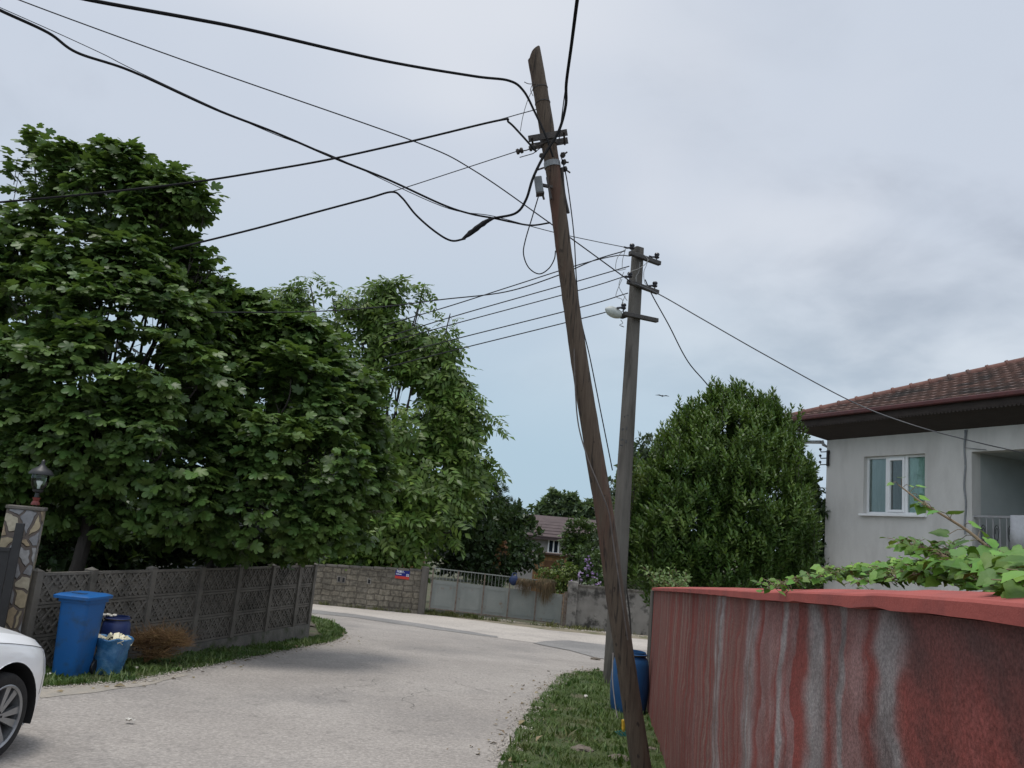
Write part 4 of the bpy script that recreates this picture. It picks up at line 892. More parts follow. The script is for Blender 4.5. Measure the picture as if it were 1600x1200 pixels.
# ------------------------------------------------------------------ red roughcast wall on the right
def red_mat():
    m = bpy.data.materials.new('streaked_red_roughcast'); m.use_nodes = True; t, b = nodes(m); nn = t.nodes.new; ll = t.links.new
    g = nn('ShaderNodeTexCoord'); s = nn('ShaderNodeSeparateXYZ'); ll(g.outputs['Object'], s.inputs[0])
    def math_(op, a, b_=None, c_=None):
        x = nn('ShaderNodeMath'); x.operation = op
        for i, v in enumerate((a, b_, c_)):
            if v is None: continue
            if isinstance(v, (int, float)): x.inputs[i].default_value = v
            else: ll(v, x.inputs[i])
        return x.outputs[0]
    def vec(x, y, z):
        c = nn('ShaderNodeCombineXYZ')
        for i, v in enumerate((x, y, z)):
            if isinstance(v, (int, float)): c.inputs[i].default_value = v
            else: ll(v, c.inputs[i])
        return c.outputs[0]
    def nz(v, sc, d=4, r=.55):
        x = nn('ShaderNodeTexNoise'); ll(v, x.inputs['Vector']); x.inputs['Scale'].default_value = sc; x.inputs['Detail'].default_value = d; x.inputs['Roughness'].default_value = r; return x.outputs[0]
    def rg(v, a, c, lo=0, hi=1, sm=True):
        x = nn('ShaderNodeMapRange'); ll(v, x.inputs[0])
        if sm: x.interpolation_type = 'SMOOTHSTEP'
        for i, k in ((1, a), (2, c), (3, lo), (4, hi)): x.inputs[i].default_value = k
        return x.outputs[0]
    def mix(f, a, c):
        x = nn('ShaderNodeMix'); x.data_type = 'RGBA'
        for q, v in ((0, f), (6, a), (7, c)):
            if isinstance(v, (int, float)): x.inputs[q].default_value = v
            elif isinstance(v, tuple): x.inputs[q].default_value = (*v, 1)
            else: ll(v, x.inputs[q])
        return x.outputs[2]
    X, Z = s.outputs[0], s.outputs[2]           # X runs along the wall, away from the viewer
    warp = math_('MULTIPLY', math_('SUBTRACT', nz(vec(math_('MULTIPLY', X, .9), 0, math_('MULTIPLY', Z, 1.7)), 1.5, 3), .5), .55)
    xs = math_('ADD', X, warp)
    col = mix(rg(nz(g.outputs['Object'], 3.2, 5), .35, .65), (.225, .056, .046), (.175, .050, .042))
    # broad grey runs where the paint has washed off
    PK = [(float((wall_at(px_, 1060) - W0_).dot(ux_)), w_) for px_, w_ in BANDS]
    st = nz(vec(math_('MULTIPLY', xs, 2.9), 0, math_('MULTIPLY', Z, .16)), 1.25, 3, .5)
    zone = math_('MULTIPLY', rg(X, 1.75, 2.3), rg(X, 8.5, 5.6))
    bsum = None
    edge_n = math_('MULTIPLY', math_('SUBTRACT', nz(vec(math_('MULTIPLY', X, 5), 0, math_('MULTIPLY', Z, 2.0)), 1.6, 5, .65), .5), .55)
    for xc_, w_ in PK:
        q_ = math_('SUBTRACT', 1.0, math_('DIVIDE', math_('ABSOLUTE', math_('SUBTRACT', xs, xc_)), w_)); q_ = rg(math_('ADD', q_, edge_n), -.35, .75)
        bsum = q_ if bsum is None else math_('MAXIMUM', bsum, q_)
    m1 = math_('MULTIPLY', rg(math_('ADD', st, math_('MULTIPLY', math_('SUBTRACT', nz(g.outputs['Object'], 9, 5), .5), .16)), .50, .60), zone)
    m1 = math_('MAXIMUM', math_('MULTIPLY', m1, .40), bsum)
    grey = mix(rg(nz(vec(xs, 0, Z), 5, 5), .3, .7), (.150, .138, .134), (.350, .332, .325))
    col = mix(math_('MULTIPLY', m1, .92), col, grey)
    # fine runs
    fs = nz(vec(math_('MULTIPLY', xs, 8.5), 0, math_('MULTIPLY', Z, .22)), 1.6, 5, .6)
    m2 = math_('MULTIPLY', rg(fs, .43, .58), rg(X, 2.6, 5.4, .12, 1.0))
    col = mix(m2, col, (.170, .088, .076))
    fs2 = nz(vec(math_('MULTIPLY', xs, 6.3), 3.0, math_('MULTIPLY', Z, .15)), 1.7, 4, .6)
    col = mix(math_('MULTIPLY', rg(fs2, .50, .66), rg(X, 3.0, 5.6, .05, .8)), col, (.25, .165, .14))
    # dark grime near the viewer, under the coping
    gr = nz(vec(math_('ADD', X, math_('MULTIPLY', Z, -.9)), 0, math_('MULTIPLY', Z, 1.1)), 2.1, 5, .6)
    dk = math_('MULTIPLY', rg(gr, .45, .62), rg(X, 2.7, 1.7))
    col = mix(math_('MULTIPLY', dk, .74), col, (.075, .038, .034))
    pale = math_('MULTIPLY', rg(nz(vec(X, 5.0, Z), 2.6, 4), .54, .68), rg(X, 2.3, 1.6))
    col = mix(math_('MULTIPLY', pale, .5), col, (.26, .085, .075))
    # darker band along the top, under the coping
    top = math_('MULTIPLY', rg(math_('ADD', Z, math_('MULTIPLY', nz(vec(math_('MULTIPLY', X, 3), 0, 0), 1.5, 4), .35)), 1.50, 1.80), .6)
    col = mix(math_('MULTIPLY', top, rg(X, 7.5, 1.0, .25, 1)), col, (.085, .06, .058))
    sp = nz(g.outputs['Object'], 95, 4, .75); v = rg(sp, .3, .72, .64, 1.36)
    sc = nn('ShaderNodeVectorMath'); sc.operation = 'SCALE'; ll(col, sc.inputs[0]); ll(v, sc.inputs[3]); ll(sc.outputs[0], b.inputs['Base Color'])
    b.inputs['Roughness'].default_value = .92; b.inputs['Specular IOR Level'].default_value = .2
    bp = nn('ShaderNodeBump'); bp.inputs['Strength'].default_value = .8; bp.inputs['Distance'].default_value = .006
    h = math_('ADD', nz(g.outputs['Object'], 105, 4, .7), math_('MULTIPLY', nz(g.outputs['Object'], 9, 3), 1.2)); ll(h, bp.inputs['Height']); ll(bp.outputs[0], b.inputs['Normal'])
    return m
M['coping'] = mat('red_coping_paint', (.335, .075, .060), (.275, .062, .051), 5, .85, .5, 70, c3=(.19, .055, .05), scale3=2.5, lo3=.52, hi3=.75, bdist=.006)
BANDS = [(1112, .20), (1160, .20), (1205, .07), (1254, .125), (1296, .055), (1366, .10)]; W0_ = Vector((WX0, 0, 0)); ux_ = Vector((math.sin(math.atan(WK)), math.cos(math.atan(WK)), 0))
# coping front edge as seen: (x, y of its top front arris)
edge = [(1005, 918.5), (1060, 919), (1120, 921), (1190, 925), (1240, 925), (1300, 927), (1345, 929.5), (1367, 928), (1440, 932.5), (1520, 938), (1600, 944)]
def wall_at(px, py):
    v = ray(px, py); t = (WX0 - .03) / (v.x - WK * v.y); return Vector((0, 0, CZ)) + v * t
rm_ = red_mat()
ep = [wall_at(*p) for p in edge]; ep = sorted([(p.y, p.z) for p in ep])
ys_ = np.array([a for a, _ in ep]); zs_ = np.array([b for _, b in ep])
def ztop(y): return float(np.interp(y, [-5] + list(ys_), [1.645] + list(zs_)))
yaw = math.atan2(1, WK); ux = Vector((math.cos(yaw), math.sin(yaw), 0)); nx = Vector((-ux.y, ux.x, 0))     # nx: towards the street
W0 = Vector((WX0, 0, 0)); YE = 12.1
rw = thing('red_wall', 'red roughcast garden wall streaked with grey under a red coping', 'wall', (W0.x, W0.y, 0), (0, 0, yaw))
sl_ = 1 / ux.y
mb = MB(); st_ = [(-5 + k * .25) for k in range(int((YE + 5) / .25) + 1)] + [YE]
A = lambda y, o, z: W0 + ux * (y * sl_) + nx * o + Vector((0, 0, z))
nr_ = 14; vs = []
for y in st_:
    zb, zt_ = gz(y) - .15, ztop(y) - .035
    for k in range(nr_ + 1):
        z = zb + (zt_ - zb) * k / nr_; vs.append(A(y, .014 * noise.noise(Vector((y * .8, z * 1.2, 0))) , z))
    vs += [A(y, -.22, zt_), A(y, -.22, zb)]
k_ = nr_ + 3; ns = len(st_)
fs = [(i * k_ + j, (i + 1) * k_ + j, (i + 1) * k_ + (j + 1) % k_, i * k_ + (j + 1) % k_) for i in range(ns - 1) for j in range(k_)]
fs += [tuple(range(k_)), tuple((ns - 1) * k_ + j for j in range(k_ - 1, -1, -1))]
mb.add(vs, fs); wobj = mb.build('wall_face', rm_, rw, smooth=True)
bm = bmesh.new(); bm.from_mesh(wobj.data); bmesh.ops.recalc_face_normals(bm, faces=bm.faces); bm.to_mesh(wobj.data); bm.free()
mb = MB(); st2 = sorted(st_[:-1] + [5 * .3 + k * .11 for k in range(100)]) ; st2 = [y for y in st2 if y < YE] + [YE + .02]
vs = []
for y in st2:
    z = ztop(y); wb = .006 * noise.noise(Vector((y * 2.2, 0, 4))) + .003 * noise.noise(Vector((y * 9, 3, 0)))
    w2 = .006 * noise.noise(Vector((y * 5, 9, 0)))
    prof = [(.03 + wb, -.033 + w2), (.031 + wb, -.004), (.026 + wb, .002), (-.09, .022), (-.20, .026), (-.34, .012), (-.345, -.032), (-.2, -.037)]
    vs += [A(y, a, z + h) for a, h in prof]
k_ = 8; ns = len(st2)
fs = [(i * k_ + j, (i + 1) * k_ + j, (i + 1) * k_ + (j + 1) % k_, i * k_ + (j + 1) % k_) for i in range(ns - 1) for j in range(k_)] + [tuple(range(k_)), tuple((ns - 1) * k_ + j for j in range(k_ - 1, -1, -1))]
mb.add(vs, fs); wobj = mb.build('coping', M['coping'], rw)
bm = bmesh.new(); bm.from_mesh(wobj.data); bmesh.ops.recalc_face_normals(bm, faces=bm.faces); bm.to_mesh(wobj.data); bm.free()
# grey pilaster at the far end of the wall
mb = MB(); mb.box((wx(12.23) + .09, 12.23, (ztop(11.8) + gz(12)) / 2 - .05), (.22, .2, ztop(11.8) - gz(12) - .02)); mb.build('end_post', M['conc'], rw)

# ------------------------------------------------------------------ ivy trailing over the red wall
def ivy_t():
    half = [(.10, -.02), (.26, -.04), (.40, .06), (.43, .18), (.39, .30), (.44, .44), (.36, .56), (.24, .68), (.11, .86)]
    out = [(0, .08)] + half + [(0, 1.0)] + [(-a, b) for a, b in half[::-1]]
    tv = [(0, .32, -.03)] + [(a, b, .10 * abs(a) - .22 * (b - .3) ** 2) for a, b in out]; n = len(out)
    return tv, [(0, 1 + i, 1 + (i + 1) % n) for i in range(n)]
M['ivy'] = mat('ivy_leaf', (.070, .175, .018), (.140, .260, .034), 6, .50, .15, 60, island=.42, trans=.22, c3=(.20, .24, .06), scale3=3.5, lo3=.6, hi3=.72)
M['ivystem'] = mat('ivy_stem', (.20, .14, .085), (.13, .10, .06), 15, .8)
ivb = P(1560, 905, 2.4)
ivy = thing('ivy', 'bright green ivy trailing along the top of the red wall', 'ivy', ivb)
stems = [[(1650, 905, 2.3), (1560, 902, 2.6), (1480, 900, 2.8), (1400, 893, 2.95), (1330, 895, 3.1), (1260, 905, 3.2), (1205, 921, 3.05)],
         [(1640, 905, 2.1), (1560, 866, 2.35), (1510, 828, 2.45), (1470, 803, 2.5), (1440, 785, 2.55), (1415, 766, 2.6), (1403, 757, 2.62)],
         [(1640, 872, 1.75), (1600, 882, 1.9), (1560, 888, 2.05), (1500, 882, 2.3), (1470, 866, 2.45), (1440, 857, 2.6), (1405, 851, 2.75)],
         [(1620, 925, 2.2), (1560, 918, 2.3), (1500, 903, 2.5), (1440, 897, 2.7), (1390, 905, 2.9), (1340, 912, 3.0)],
         [(1600, 900, 2.6), (1520, 885, 2.9), (1440, 880, 3.2), (1380, 884, 3.6), (1320, 893, 3.9), (1270, 904, 4.2)],
         [(1640, 890, 2.4), (1570, 886, 2.7), (1510, 878, 2.9), (1470, 884, 3.1)],
         [(1480, 885, 2.5), (1480, 868, 2.5), (1484, 852, 2.5)],
         [(1660, 930, 1.45), (1625, 915, 1.5), (1602, 905, 1.55), (1592, 925, 1.5)]]
mb = MB(); rng = np.random.default_rng(31); lp, ld, lu, ls = [], [], [], []
for si, s in enumerate(stems):
    q = cr([P(*p) for p in s], 8); k = len(q); mb.tube(q, [.0055 * (1 - .72 * i / k) for i in range(k)], 6)
    dens = (6.0, 1.1, 4.0, 7.0, 6.0, 5.0, 3.4, 3.0)[si]
    for i, p in enumerate(q):
        for _ in range(rng.poisson(dens * (1.0 if 2 < i else .6))):
            a = rng.uniform(0, 6.28); o = Vector((math.cos(a), math.sin(a), rng.uniform(-.4, .6))); pet = rng.uniform(.015, .055)
            b = p + o * pet; 
            if si == 1 and rng.random() < .35: continue
            mb.tube([p, p.lerp(b, .5) + Vector((0, 0, .008)), b], .0012, 3, cap=False)
            lp.append(b); d = Vector((o.x, o.y, rng.uniform(-.9, .25))); ld.append(d); lu.append(Vector((rng.uniform(-.5, .5), rng.uniform(-1.0, .1), 1.0)))
            ls.append(rng.uniform(.030, .062) * (1 - .5 * (i / k) ** 2))
mb.build('stem', M['ivystem'], ivy, smooth=True)
scatter('foliage', *ivy_t(), np.array(lp), np.array(ld), np.array(lu), np.array(ls), M['ivy'], ivy)
# small leafy shrub looking over the far end of the wall
sb = P(1045, 905, 12.2); shr = thing('leafy_shrub', 'light green leafy shrub peeping over the far end of the red wall', 'shrub', (sb.x, sb.y, gz(sb.y)))
M['limeleaf'] = mat('light_green_leaf', (.09, .15, .04), (.13, .19, .06), 4, .5, island=.3, trans=.25)
rng = np.random.default_rng(33); mb = MB(); lp, ld = [], []
for k in range(40):
    b = P(rng.uniform(1026, 1072), 940, 12.2 + rng.uniform(-.3, .3)); tpx = b + Vector((rng.uniform(-.25, .25), 0, rng.uniform(.10, .48))); q = cr([b - Vector((0, 0, 1.4)), b, tpx], 6); mb.tube(q, .004, 4, cap=False)
    for p in q[5:]:
        for _ in range(4): lp.append(p + Vector(rng.normal(size=3) * .03)); ld.append(rng.normal(size=3) + np.array([0, 0, .4]))
tpx = cr([P(1030, 915, 12.1), P(1018, 896, 12.1), P(1004, 886, 12.1)], 6); mb.tube(tpx, .004, 4)
for p in tpx:
    for _ in range(3): lp.append(p + Vector(rng.normal(size=3) * .02)); ld.append(rng.normal(size=3))
mb.build('stem', M['ivystem'], shr); n = len(lp); scatter('foliage', *leaf4(.26), np.array(lp), np.array(ld), np.tile([[0, -.3, 1.]], (n, 1)) + rng.normal(size=(n, 3)) * .4, rng.uniform(.04, .085, n), M['limeleaf'], shr)

# ------------------------------------------------------------------ far side of the street: block wall, gate, wall
YW = 30.0
M['block'] = mat('block_wall_face', (.20, .185, .16), (.29, .27, .235), 1.6, .95, .9, 14, c3=(.11, .10, .09), scale3=.9, lo3=.5, hi3=.7)
def block_mat():
    m = mat('old_block_wall', (.135, .120, .098), (.215, .192, .158), 1.3, .95, 0); t, b = nodes(m); nn = t.nodes.new; ll = t.links.new
    src = b.inputs['Base Color'].links[0].from_socket
    g = nn('ShaderNodeTexCoord'); s = nn('ShaderNodeSeparateXYZ'); ll(g.outputs['Object'], s.inputs[0]); c = nn('ShaderNodeCombineXYZ'); ll(s.outputs[0], c.inputs[0]); ll(s.outputs[2], c.inputs[1])
    ns = nn('ShaderNodeTexNoise'); ns.inputs['Scale'].default_value = 3; ll(g.outputs['Object'], ns.inputs['Vector'])
    ad_ = nn('ShaderNodeVectorMath'); ad_.operation = 'MULTIPLY_ADD'; ll(ns.outputs['Color'], ad_.inputs[0]); ad_.inputs[1].default_value = (.13, .13, 0); ll(c.outputs[0], ad_.inputs[2])
    br = nn('ShaderNodeTexBrick'); ll(ad_.outputs[0], br.inputs['Vector']); br.inputs['Scale'].default_value = 1; br.inputs['Brick Width'].default_value = .40; br.inputs['Row Height'].default_value = .20; br.inputs['Mortar Size'].default_value = .022; br.inputs['Mortar Smooth'].default_value = .3
    br.inputs['Color1'].default_value = (1.1, 1.08, 1.0, 1); br.inputs['Color2'].default_value = (.72, .72, .70, 1); br.inputs['Mortar'].default_value = (.52, .50, .47, 1); br.offset = .37; br.squash = .8
    mx = nn('ShaderNodeMix'); mx.data_type = 'RGBA'; mx.blend_type = 'MULTIPLY'; mx.inputs[0].default_value = .9; ll(src, mx.inputs[6]); ll(br.outputs['Color'], mx.inputs[7])
    n2 = nn('ShaderNodeTexNoise'); n2.inputs['Scale'].default_value = 9; n2.inputs['Detail'].default_value = 7; n2.inputs['Roughness'].default_value = .7; ll(g.outputs['Object'], n2.inputs['Vector'])
    r = nn('ShaderNodeMapRange'); ll(n2.outputs[0], r.inputs[0]); r.inputs[1].default_value = .3; r.inputs[2].default_value = .7; r.inputs[3].default_value = .4; r.inputs[4].default_value = 1.5
    sc = nn('ShaderNodeVectorMath'); sc.operation = 'SCALE'; ll(mx.outputs[2], sc.inputs[0]); ll(r.outputs[0], sc.inputs[3]); ll(sc.outputs[0], b.inputs['Base Color'])
    bp = nn('ShaderNodeBump'); bp.inputs['Strength'].default_value = .9; bp.inputs['Distance'].default_value = .02
    mm = nn('ShaderNodeMath'); ll(n2.outputs[0], mm.inputs[0]); ll(br.outputs['Fac'], mm.inputs[1]); mm.operation = 'SUBTRACT'; ll(mm.outputs[0], bp.inputs['Height']); ll(bp.outputs[0], b.inputs['Normal'])
    return m
bmat_ = block_mat()
PW = lambda x, y: P(x, y, YW)
xl, xr = -17.0, PW(667, 920).x; z0 = gz(YW) - .1
lw = thing('block_wall', 'old grey brown block wall left of the sheet metal gate', 'wall', (xr, YW, gz(YW)))
zl, zr = PW(490, 884).z, PW(660, 893).z
mb = MB(); sl2 = (zr - zl) / (PW(660, 893).x - PW(490, 884).x); za = zr + sl2 * (xl - xr)
mb.hexa([Vector(v) for v in ((xl, YW, z0), (xr - .25, YW, z0), (xr - .25, YW + .2, z0), (xl, YW + .2, z0), (xl, YW, za), (xr - .25, YW, zr), (xr - .25, YW + .2, zr), (xl, YW + .2, za))]); mb.build('wall_face', bmat_, lw)
mb = MB()
for k in range(34):
    a = xl + (xr - .25 - xl) * k / 34; b = xl + (xr - .25 - xl) * (k + 1) / 34 - .015; zz_ = za + (zr - za) * (k + .5) / 34 + .02 * noise.noise(Vector((k * 1.7, 0, 0)))
    mb.box(((a + b) / 2, YW + .1, zz_ + .04), (b - a, .25, .075))
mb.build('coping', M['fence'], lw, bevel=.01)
q = PW(669, 888); mb = MB(); mb.box((xr - .12, YW + .05, (z0 + q.z + .05) / 2), (.24, .3, q.z + .05 - z0)); mb.build('end_post', M['conc'], lw, bevel=.02)
for (x0, y0, x1, y1) in ((527, 901, 533, 909), (534, 902, 540, 910), (574, 905, 580, 912)):
    a, b = PW(x0, y1), PW(x1, y0); mb = MB(); w_, h = b.x - a.x, b.z - a.z
    mb.box(((a.x + b.x) / 2, YW - .008, (a.z + b.z) / 2), (w_, .012, h)); v_ = mb.build('vent_hole', gm, lw)
    mb = MB()
    for e in (-1, 1): mb.box(((a.x + b.x) / 2 + e * w_ * .5, YW - .02, (a.z + b.z) / 2), (.03, .04, h + .03)); mb.box(((a.x + b.x) / 2, YW - .02, (a.z + b.z) / 2 + e * h * .5), (w_ - .03, .036, .03))
    mb.build('vent_frame', M['block'], v_)
# street sign
sa, sb_ = PW(617, 905), PW(641, 889); sw, sh = sb_.x - sa.x, .335
sgn_ = thing('street_sign', 'blue and red street name plate on the block wall', 'sign', ((sa.x + sb_.x) / 2, YW - .012, PW(629, 897).z), (0, rad(1.2), 0))
mb = MB(); mb.box((0, 0, sh * .14), (sw, .012, sh * .72)); mb.build('sign_plate', mat('sign_blue', (.006, .012, .13), (.008, .016, .17), 6, .35), sgn_, local=True)
mb = MB(); mb.box((0, 0, -sh * .36), (sw, .013, sh * .28)); mb.build('sign_band', mat('sign_red', (.50, .045, .03), (.42, .04, .03), 6, .35), sgn_, local=True)
sw_ = mat('sign_white', (.75, .75, .78), (.68, .68, .7), 20, .4)
def lettering(txt, size, x, z, parent, y=-.009):
    c = bpy.data.curves.new('lettering', 'FONT'); c.body = txt; c.size = size; c.extrude = .001; c.offset = size * .02
    o = bpy.data.objects.new('lettering', c); COL.objects.link(o)
    dg = bpy.context.evaluated_depsgraph_get(); me = bpy.data.meshes.new_from_object(o.evaluated_get(dg)); COL.objects.unlink(o); bpy.data.objects.remove(o)
    me.name = 'lettering'; me.transform(Matrix.Translation((x, y, z)) @ Matrix.Rotation(rad(90), 4, 'X')); me.materials.clear(); me.materials.append(sw_)
    o = bpy.data.objects.new('lettering', me); COL.objects.link(o); o.parent = parent; MW[o.name] = MW[parent.name]; return o
lettering('1061.', .135, -sw * .46, sh * .13, sgn_); lettering('SOKAK', .062, -sw * .46, -sh * .10, sgn_); lettering('22', .11, sw * .26, -sh * .18, sgn_)
# sheet metal gate
ga, gb = PW(672, 955), PW(880, 979); zg = lambda x, zl_, zr_: zl_ + (zr_ - zl_) * (x - ga.x) / (gb.x - ga.x)
bt = lambda x: zg(x, PW(672, 951).z, PW(880, 976).z); tp = lambda x: zg(x, PW(672, 905).z, PW(880, 929).z); rl_ = lambda x: zg(x, PW(672, 887).z, PW(880, 911).z)
gate = thing('driveway_gate', 'pale grey green sheet metal gate with a barred top', 'gate', (ga.x, YW, gz(YW)))
gpaint = mat('flaking_gate_paint', (.155, .168, .156), (.19, .20, .185), 2.2, .7, .3, 18, c3=(.14, .10, .07), scale3=3.4, lo3=.60, hi3=.70, stretch=(1, 1, .8)); grust = mat('gate_rust', (.10, .065, .045), (.17, .15, .13), 9, .85, .4, 40)
rx0_ = PW(885, 950).x + .04
seams = [PW(x, 940).x for x in (672, 712, 754, 794, 837, 879)]
for i in range(5):
    a, b = seams[i] + .012, seams[i + 1] - .012; mb = MB()
    mb.hexa([Vector(v) for v in ((a, YW, bt(a)), (b, YW, bt(b)), (b, YW + .02, bt(b)), (a, YW + .02, bt(a)), (a, YW, tp(a)), (b, YW, tp(b)), (b, YW + .02, tp(b)), (a, YW + .02, tp(a)))])
    c, d = a + .10, b - .10
    for (p, q_) in (((c, bt(c) + .14), (d, bt(d) + .14)), ((c, tp(c) - .12), (d, tp(d) - .12)), ((c, bt(c) + .14), (c, tp(c) - .12)), ((d, bt(d) + .14), (d, tp(d) - .12))):
        mb.bar((p[0], YW - .006, p[1]), (q_[0], YW - .006, q_[1]), .018, .012, (0, 1, 0))
    mb.build('panel', gpaint, gate)
mb = MB()
for x in seams: mb.bar((x, YW - .01, bt(x) - .03), (x, YW - .01, tp(x) + (rl_(x) - tp(x) if x < seams[4] + .1 else .01)), .045, .04, (0, 1, 0))
mb.bar((seams[0], YW - .01, bt(seams[0]) + .02), (seams[5], YW - .01, bt(seams[5]) + .02), .03, .036, (0, 1, 0)); mb.build('gate_frame', grust, gate)
mb = MB(); mb.box(((seams[5] + rx0_) / 2 + .02, YW + .02, (tp(seams[5]) + bt(seams[5])) / 2 + .02), (rx0_ - seams[5] - .05, .06, tp(seams[5]) - bt(seams[5]) + .16)); mb.build('hinge_post', grust, gate)
mb = MB(); mb.bar((seams[0], YW - .01, rl_(seams[0])), (seams[4], YW - .01, rl_(seams[4])), .035, .035, (0, 1, 0)); mb.build('top_rail', gpaint, gate)
for k in range(1, 30):
    x = seams[0] + (seams[4] - seams[0]) * k / 30; mb = MB(); mb.bar((x, YW, tp(x) - .01), (x, YW, rl_(x)), .014, .014, (0, 1, 0)); mb.build('bar', gpaint, gate)
# wall right of the gate
rx0, rx1 = PW(885, 950).x, 14.0; zt0, zt1 = PW(897, 916).z, PW(1003, 926).z; k2 = (zt1 - zt0) / (PW(1003, 926).x - PW(897, 916).x)
rwl = thing('rendered_wall', 'stained grey rendered wall right of the sheet metal gate', 'wall', (rx0, YW, gz(YW)))
stain = mat('stained_render', (.155, .145, .132), (.235, .22, .20), 1.6, .95, .6, 25, c3=(.045, .042, .038), scale3=2.1, lo3=.49, hi3=.62)
zz1 = zt0 + k2 * (rx1 - rx0)
mb = MB(); mb.hexa([Vector(v) for v in ((rx0 + .36, YW, z0), (rx1, YW, z0), (rx1, YW + .2, z0), (rx0 + .36, YW + .2, z0), (rx0 + .36, YW, zt0), (rx1, YW, zz1), (rx1, YW + .2, zz1), (rx0 + .36, YW + .2, zt0))]); mb.build('wall_face', stain, rwl)
mb = MB(); mb.hexa([Vector(v) for v in ((rx0 + .37, YW - .04, zt0 + .002), (rx1, YW - .04, zz1 + .002), (rx1, YW + .24, zz1 + .002), (rx0 + .37, YW + .24, zt0 + .002), (rx0 + .37, YW - .04, zt0 + .07), (rx1, YW - .04, zz1 + .07), (rx1, YW + .24, zz1 + .07), (rx0 + .37, YW + .24, zt0 + .07))]); mb.build('coping', M['conc'], rwl)
q = PW(890, 908); mb = MB(); mb.box((rx0 + .18, YW + .05, (z0 + q.z) / 2), (.34, .34, q.z - z0)); mb.build('gate_post', stain, rwl, bevel=.02)
# things hung on the gate
rb = random.Random(17)
M['straw2'] = mat('dried_plant', (.12, .080, .040), (.075, .062, .034), 5, .9, island=.35)
for (x0, y0, ln, lab, cnt) in ((822, 909, .62, 'short dried brown plant bunch hung on the gate by the blue bag', 240), (853, 909, .95, 'long dried plant bunch drooping over the narrow gate leaf', 300)):
    c = P(x0, y0, YW - .1); o = thing('dried_bunch', lab, 'plant bunch', c, group='dried plants hung on the gate'); mb = MB()
    for k in range(cnt):
        dxy = rb.uniform(-.34, .34); l = ln * rb.uniform(.35, 1) * (1 - .5 * abs(dxy) / .34); p = c + Vector((dxy * .8, rb.uniform(-.12, .05), rb.uniform(0, .12)))
        e = p + Vector((dxy * .25 + rb.uniform(-.08, .08), rb.uniform(-.12, .0), -l)); mb.tube([p, p.lerp(e, .4) + Vector((rb.uniform(-.04, .04), -.06, .05)), e], [.006, .007, .002], 3, cap=False)
    mb.build('dried_stalks', M['straw2'], o)
c = P(803, 907, YW - .12); bb = thing('blue_bag', 'dark blue bag hung over the bars of the gate', 'bag', c); mb = MB(); mb.ball(c, .17, 14, (1, .7, 1.0), .12, 5); mb.build('bag_body', mat('navy_cloth', (.006, .016, .055), (.010, .024, .08), 9, .7), bb, smooth=True)
mb = MB(); mb.tube(cr([c + Vector((-.08, 0, .14)), c + Vector((-.05, .06, .24)), c + Vector((.06, .06, .24)), c + Vector((.09, 0, .13))], 4), .018, 6); mb.build('strap', bpy.data.materials['navy_cloth'], bb, smooth=True)

# ------------------------------------------------------------------ house on the right
HA, HB = P(1290, 790, 18.0), P(1600, 790, 14.0)
he = (HB - HA); he.z = 0; he.normalize(); hyaw = math.atan2(he.y, he.x); hn = Vector((-he.y, he.x, 0))      # hn: into the house
HG = gz(HA.y) - .5
hs_ = thing('house', 'grey rendered house with a tiled hip roof, white window and recessed balcony', 'house', (HA.x, HA.y, 0), (0, 0, hyaw))
HM = MW[hs_.name]; HI = HM.inverted()
def hp(px, py):                # picture point -> (u along the front, z)
    v = ray(px, py); n = hn; t = (HA - Vector((0, 0, CZ))).dot(n) / v.dot(n); q = HI @ (Vector((0, 0, CZ)) + v * t); return q.x, q.z
def hpj(u, y, z): return pj(HM @ Vector((u, y, z)))
ZT = hp(1292, 688)[1]; HLEN, HDEP = 10.0, 9.0
wl, wt = hp(1350, 712); wr, wb2 = hp(1445, 803); wt = (wt + hp(1445, 710)[1]) / 2; wb2 = (hp(1350, 804)[1] + wb2) / 2
bl_, btp = hp(1518, 706); bfl = hp(1518, 868)[1]; brl = hp(1518, 806)[1]; br_ = bl_ + 3.4
print('house', ZT, wl, wr, wb2, wt, bl_, btp, bfl, brl)
plast = mat('pale_grey_render', (.56, .54, .51), (.62, .60, .57), 1.4, .9, .45, 45, c3=(.43, .41, .385), scale3=1.3, lo3=.46, hi3=.74, stretch=(1, 1, .35), bdist=.01); th = .24
mb = MB()
def wbox(u0, u1, z0_, z1_, y0=0, y1=th): mb.box(((u0 + u1) / 2, (y0 + y1) / 2, (z0_ + z1_) / 2), (u1 - u0, y1 - y0, z1_ - z0_))
wbox(0, wl, HG, ZT); wbox(wl, wr, HG, wb2); wbox(wl, wr, wt, ZT); wbox(wr, bl_, HG, ZT); wbox(bl_, br_, HG, bfl); wbox(bl_, br_, btp, ZT); wbox(br_, HLEN, HG, ZT)
wbox(0, th, HG, ZT, th, HDEP); wbox(HLEN - th, HLEN, HG, ZT, th, HDEP); wbox(th, HLEN - th, HG, ZT, HDEP - th, HDEP)
mb.build('wall', plast, hs_, local=True)
mb = MB(); BD = 1.5                                # balcony recess
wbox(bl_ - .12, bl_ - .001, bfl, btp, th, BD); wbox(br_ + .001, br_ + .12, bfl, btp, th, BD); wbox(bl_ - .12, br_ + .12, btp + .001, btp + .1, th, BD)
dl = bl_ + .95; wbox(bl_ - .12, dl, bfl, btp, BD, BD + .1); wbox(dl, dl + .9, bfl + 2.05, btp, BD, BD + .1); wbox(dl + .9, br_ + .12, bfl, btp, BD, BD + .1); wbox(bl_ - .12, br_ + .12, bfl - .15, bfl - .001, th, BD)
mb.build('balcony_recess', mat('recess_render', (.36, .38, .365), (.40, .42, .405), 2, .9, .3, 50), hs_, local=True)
upvc = mat('white_upvc', (.84, .84, .84), (.80, .80, .80), 5, .35)
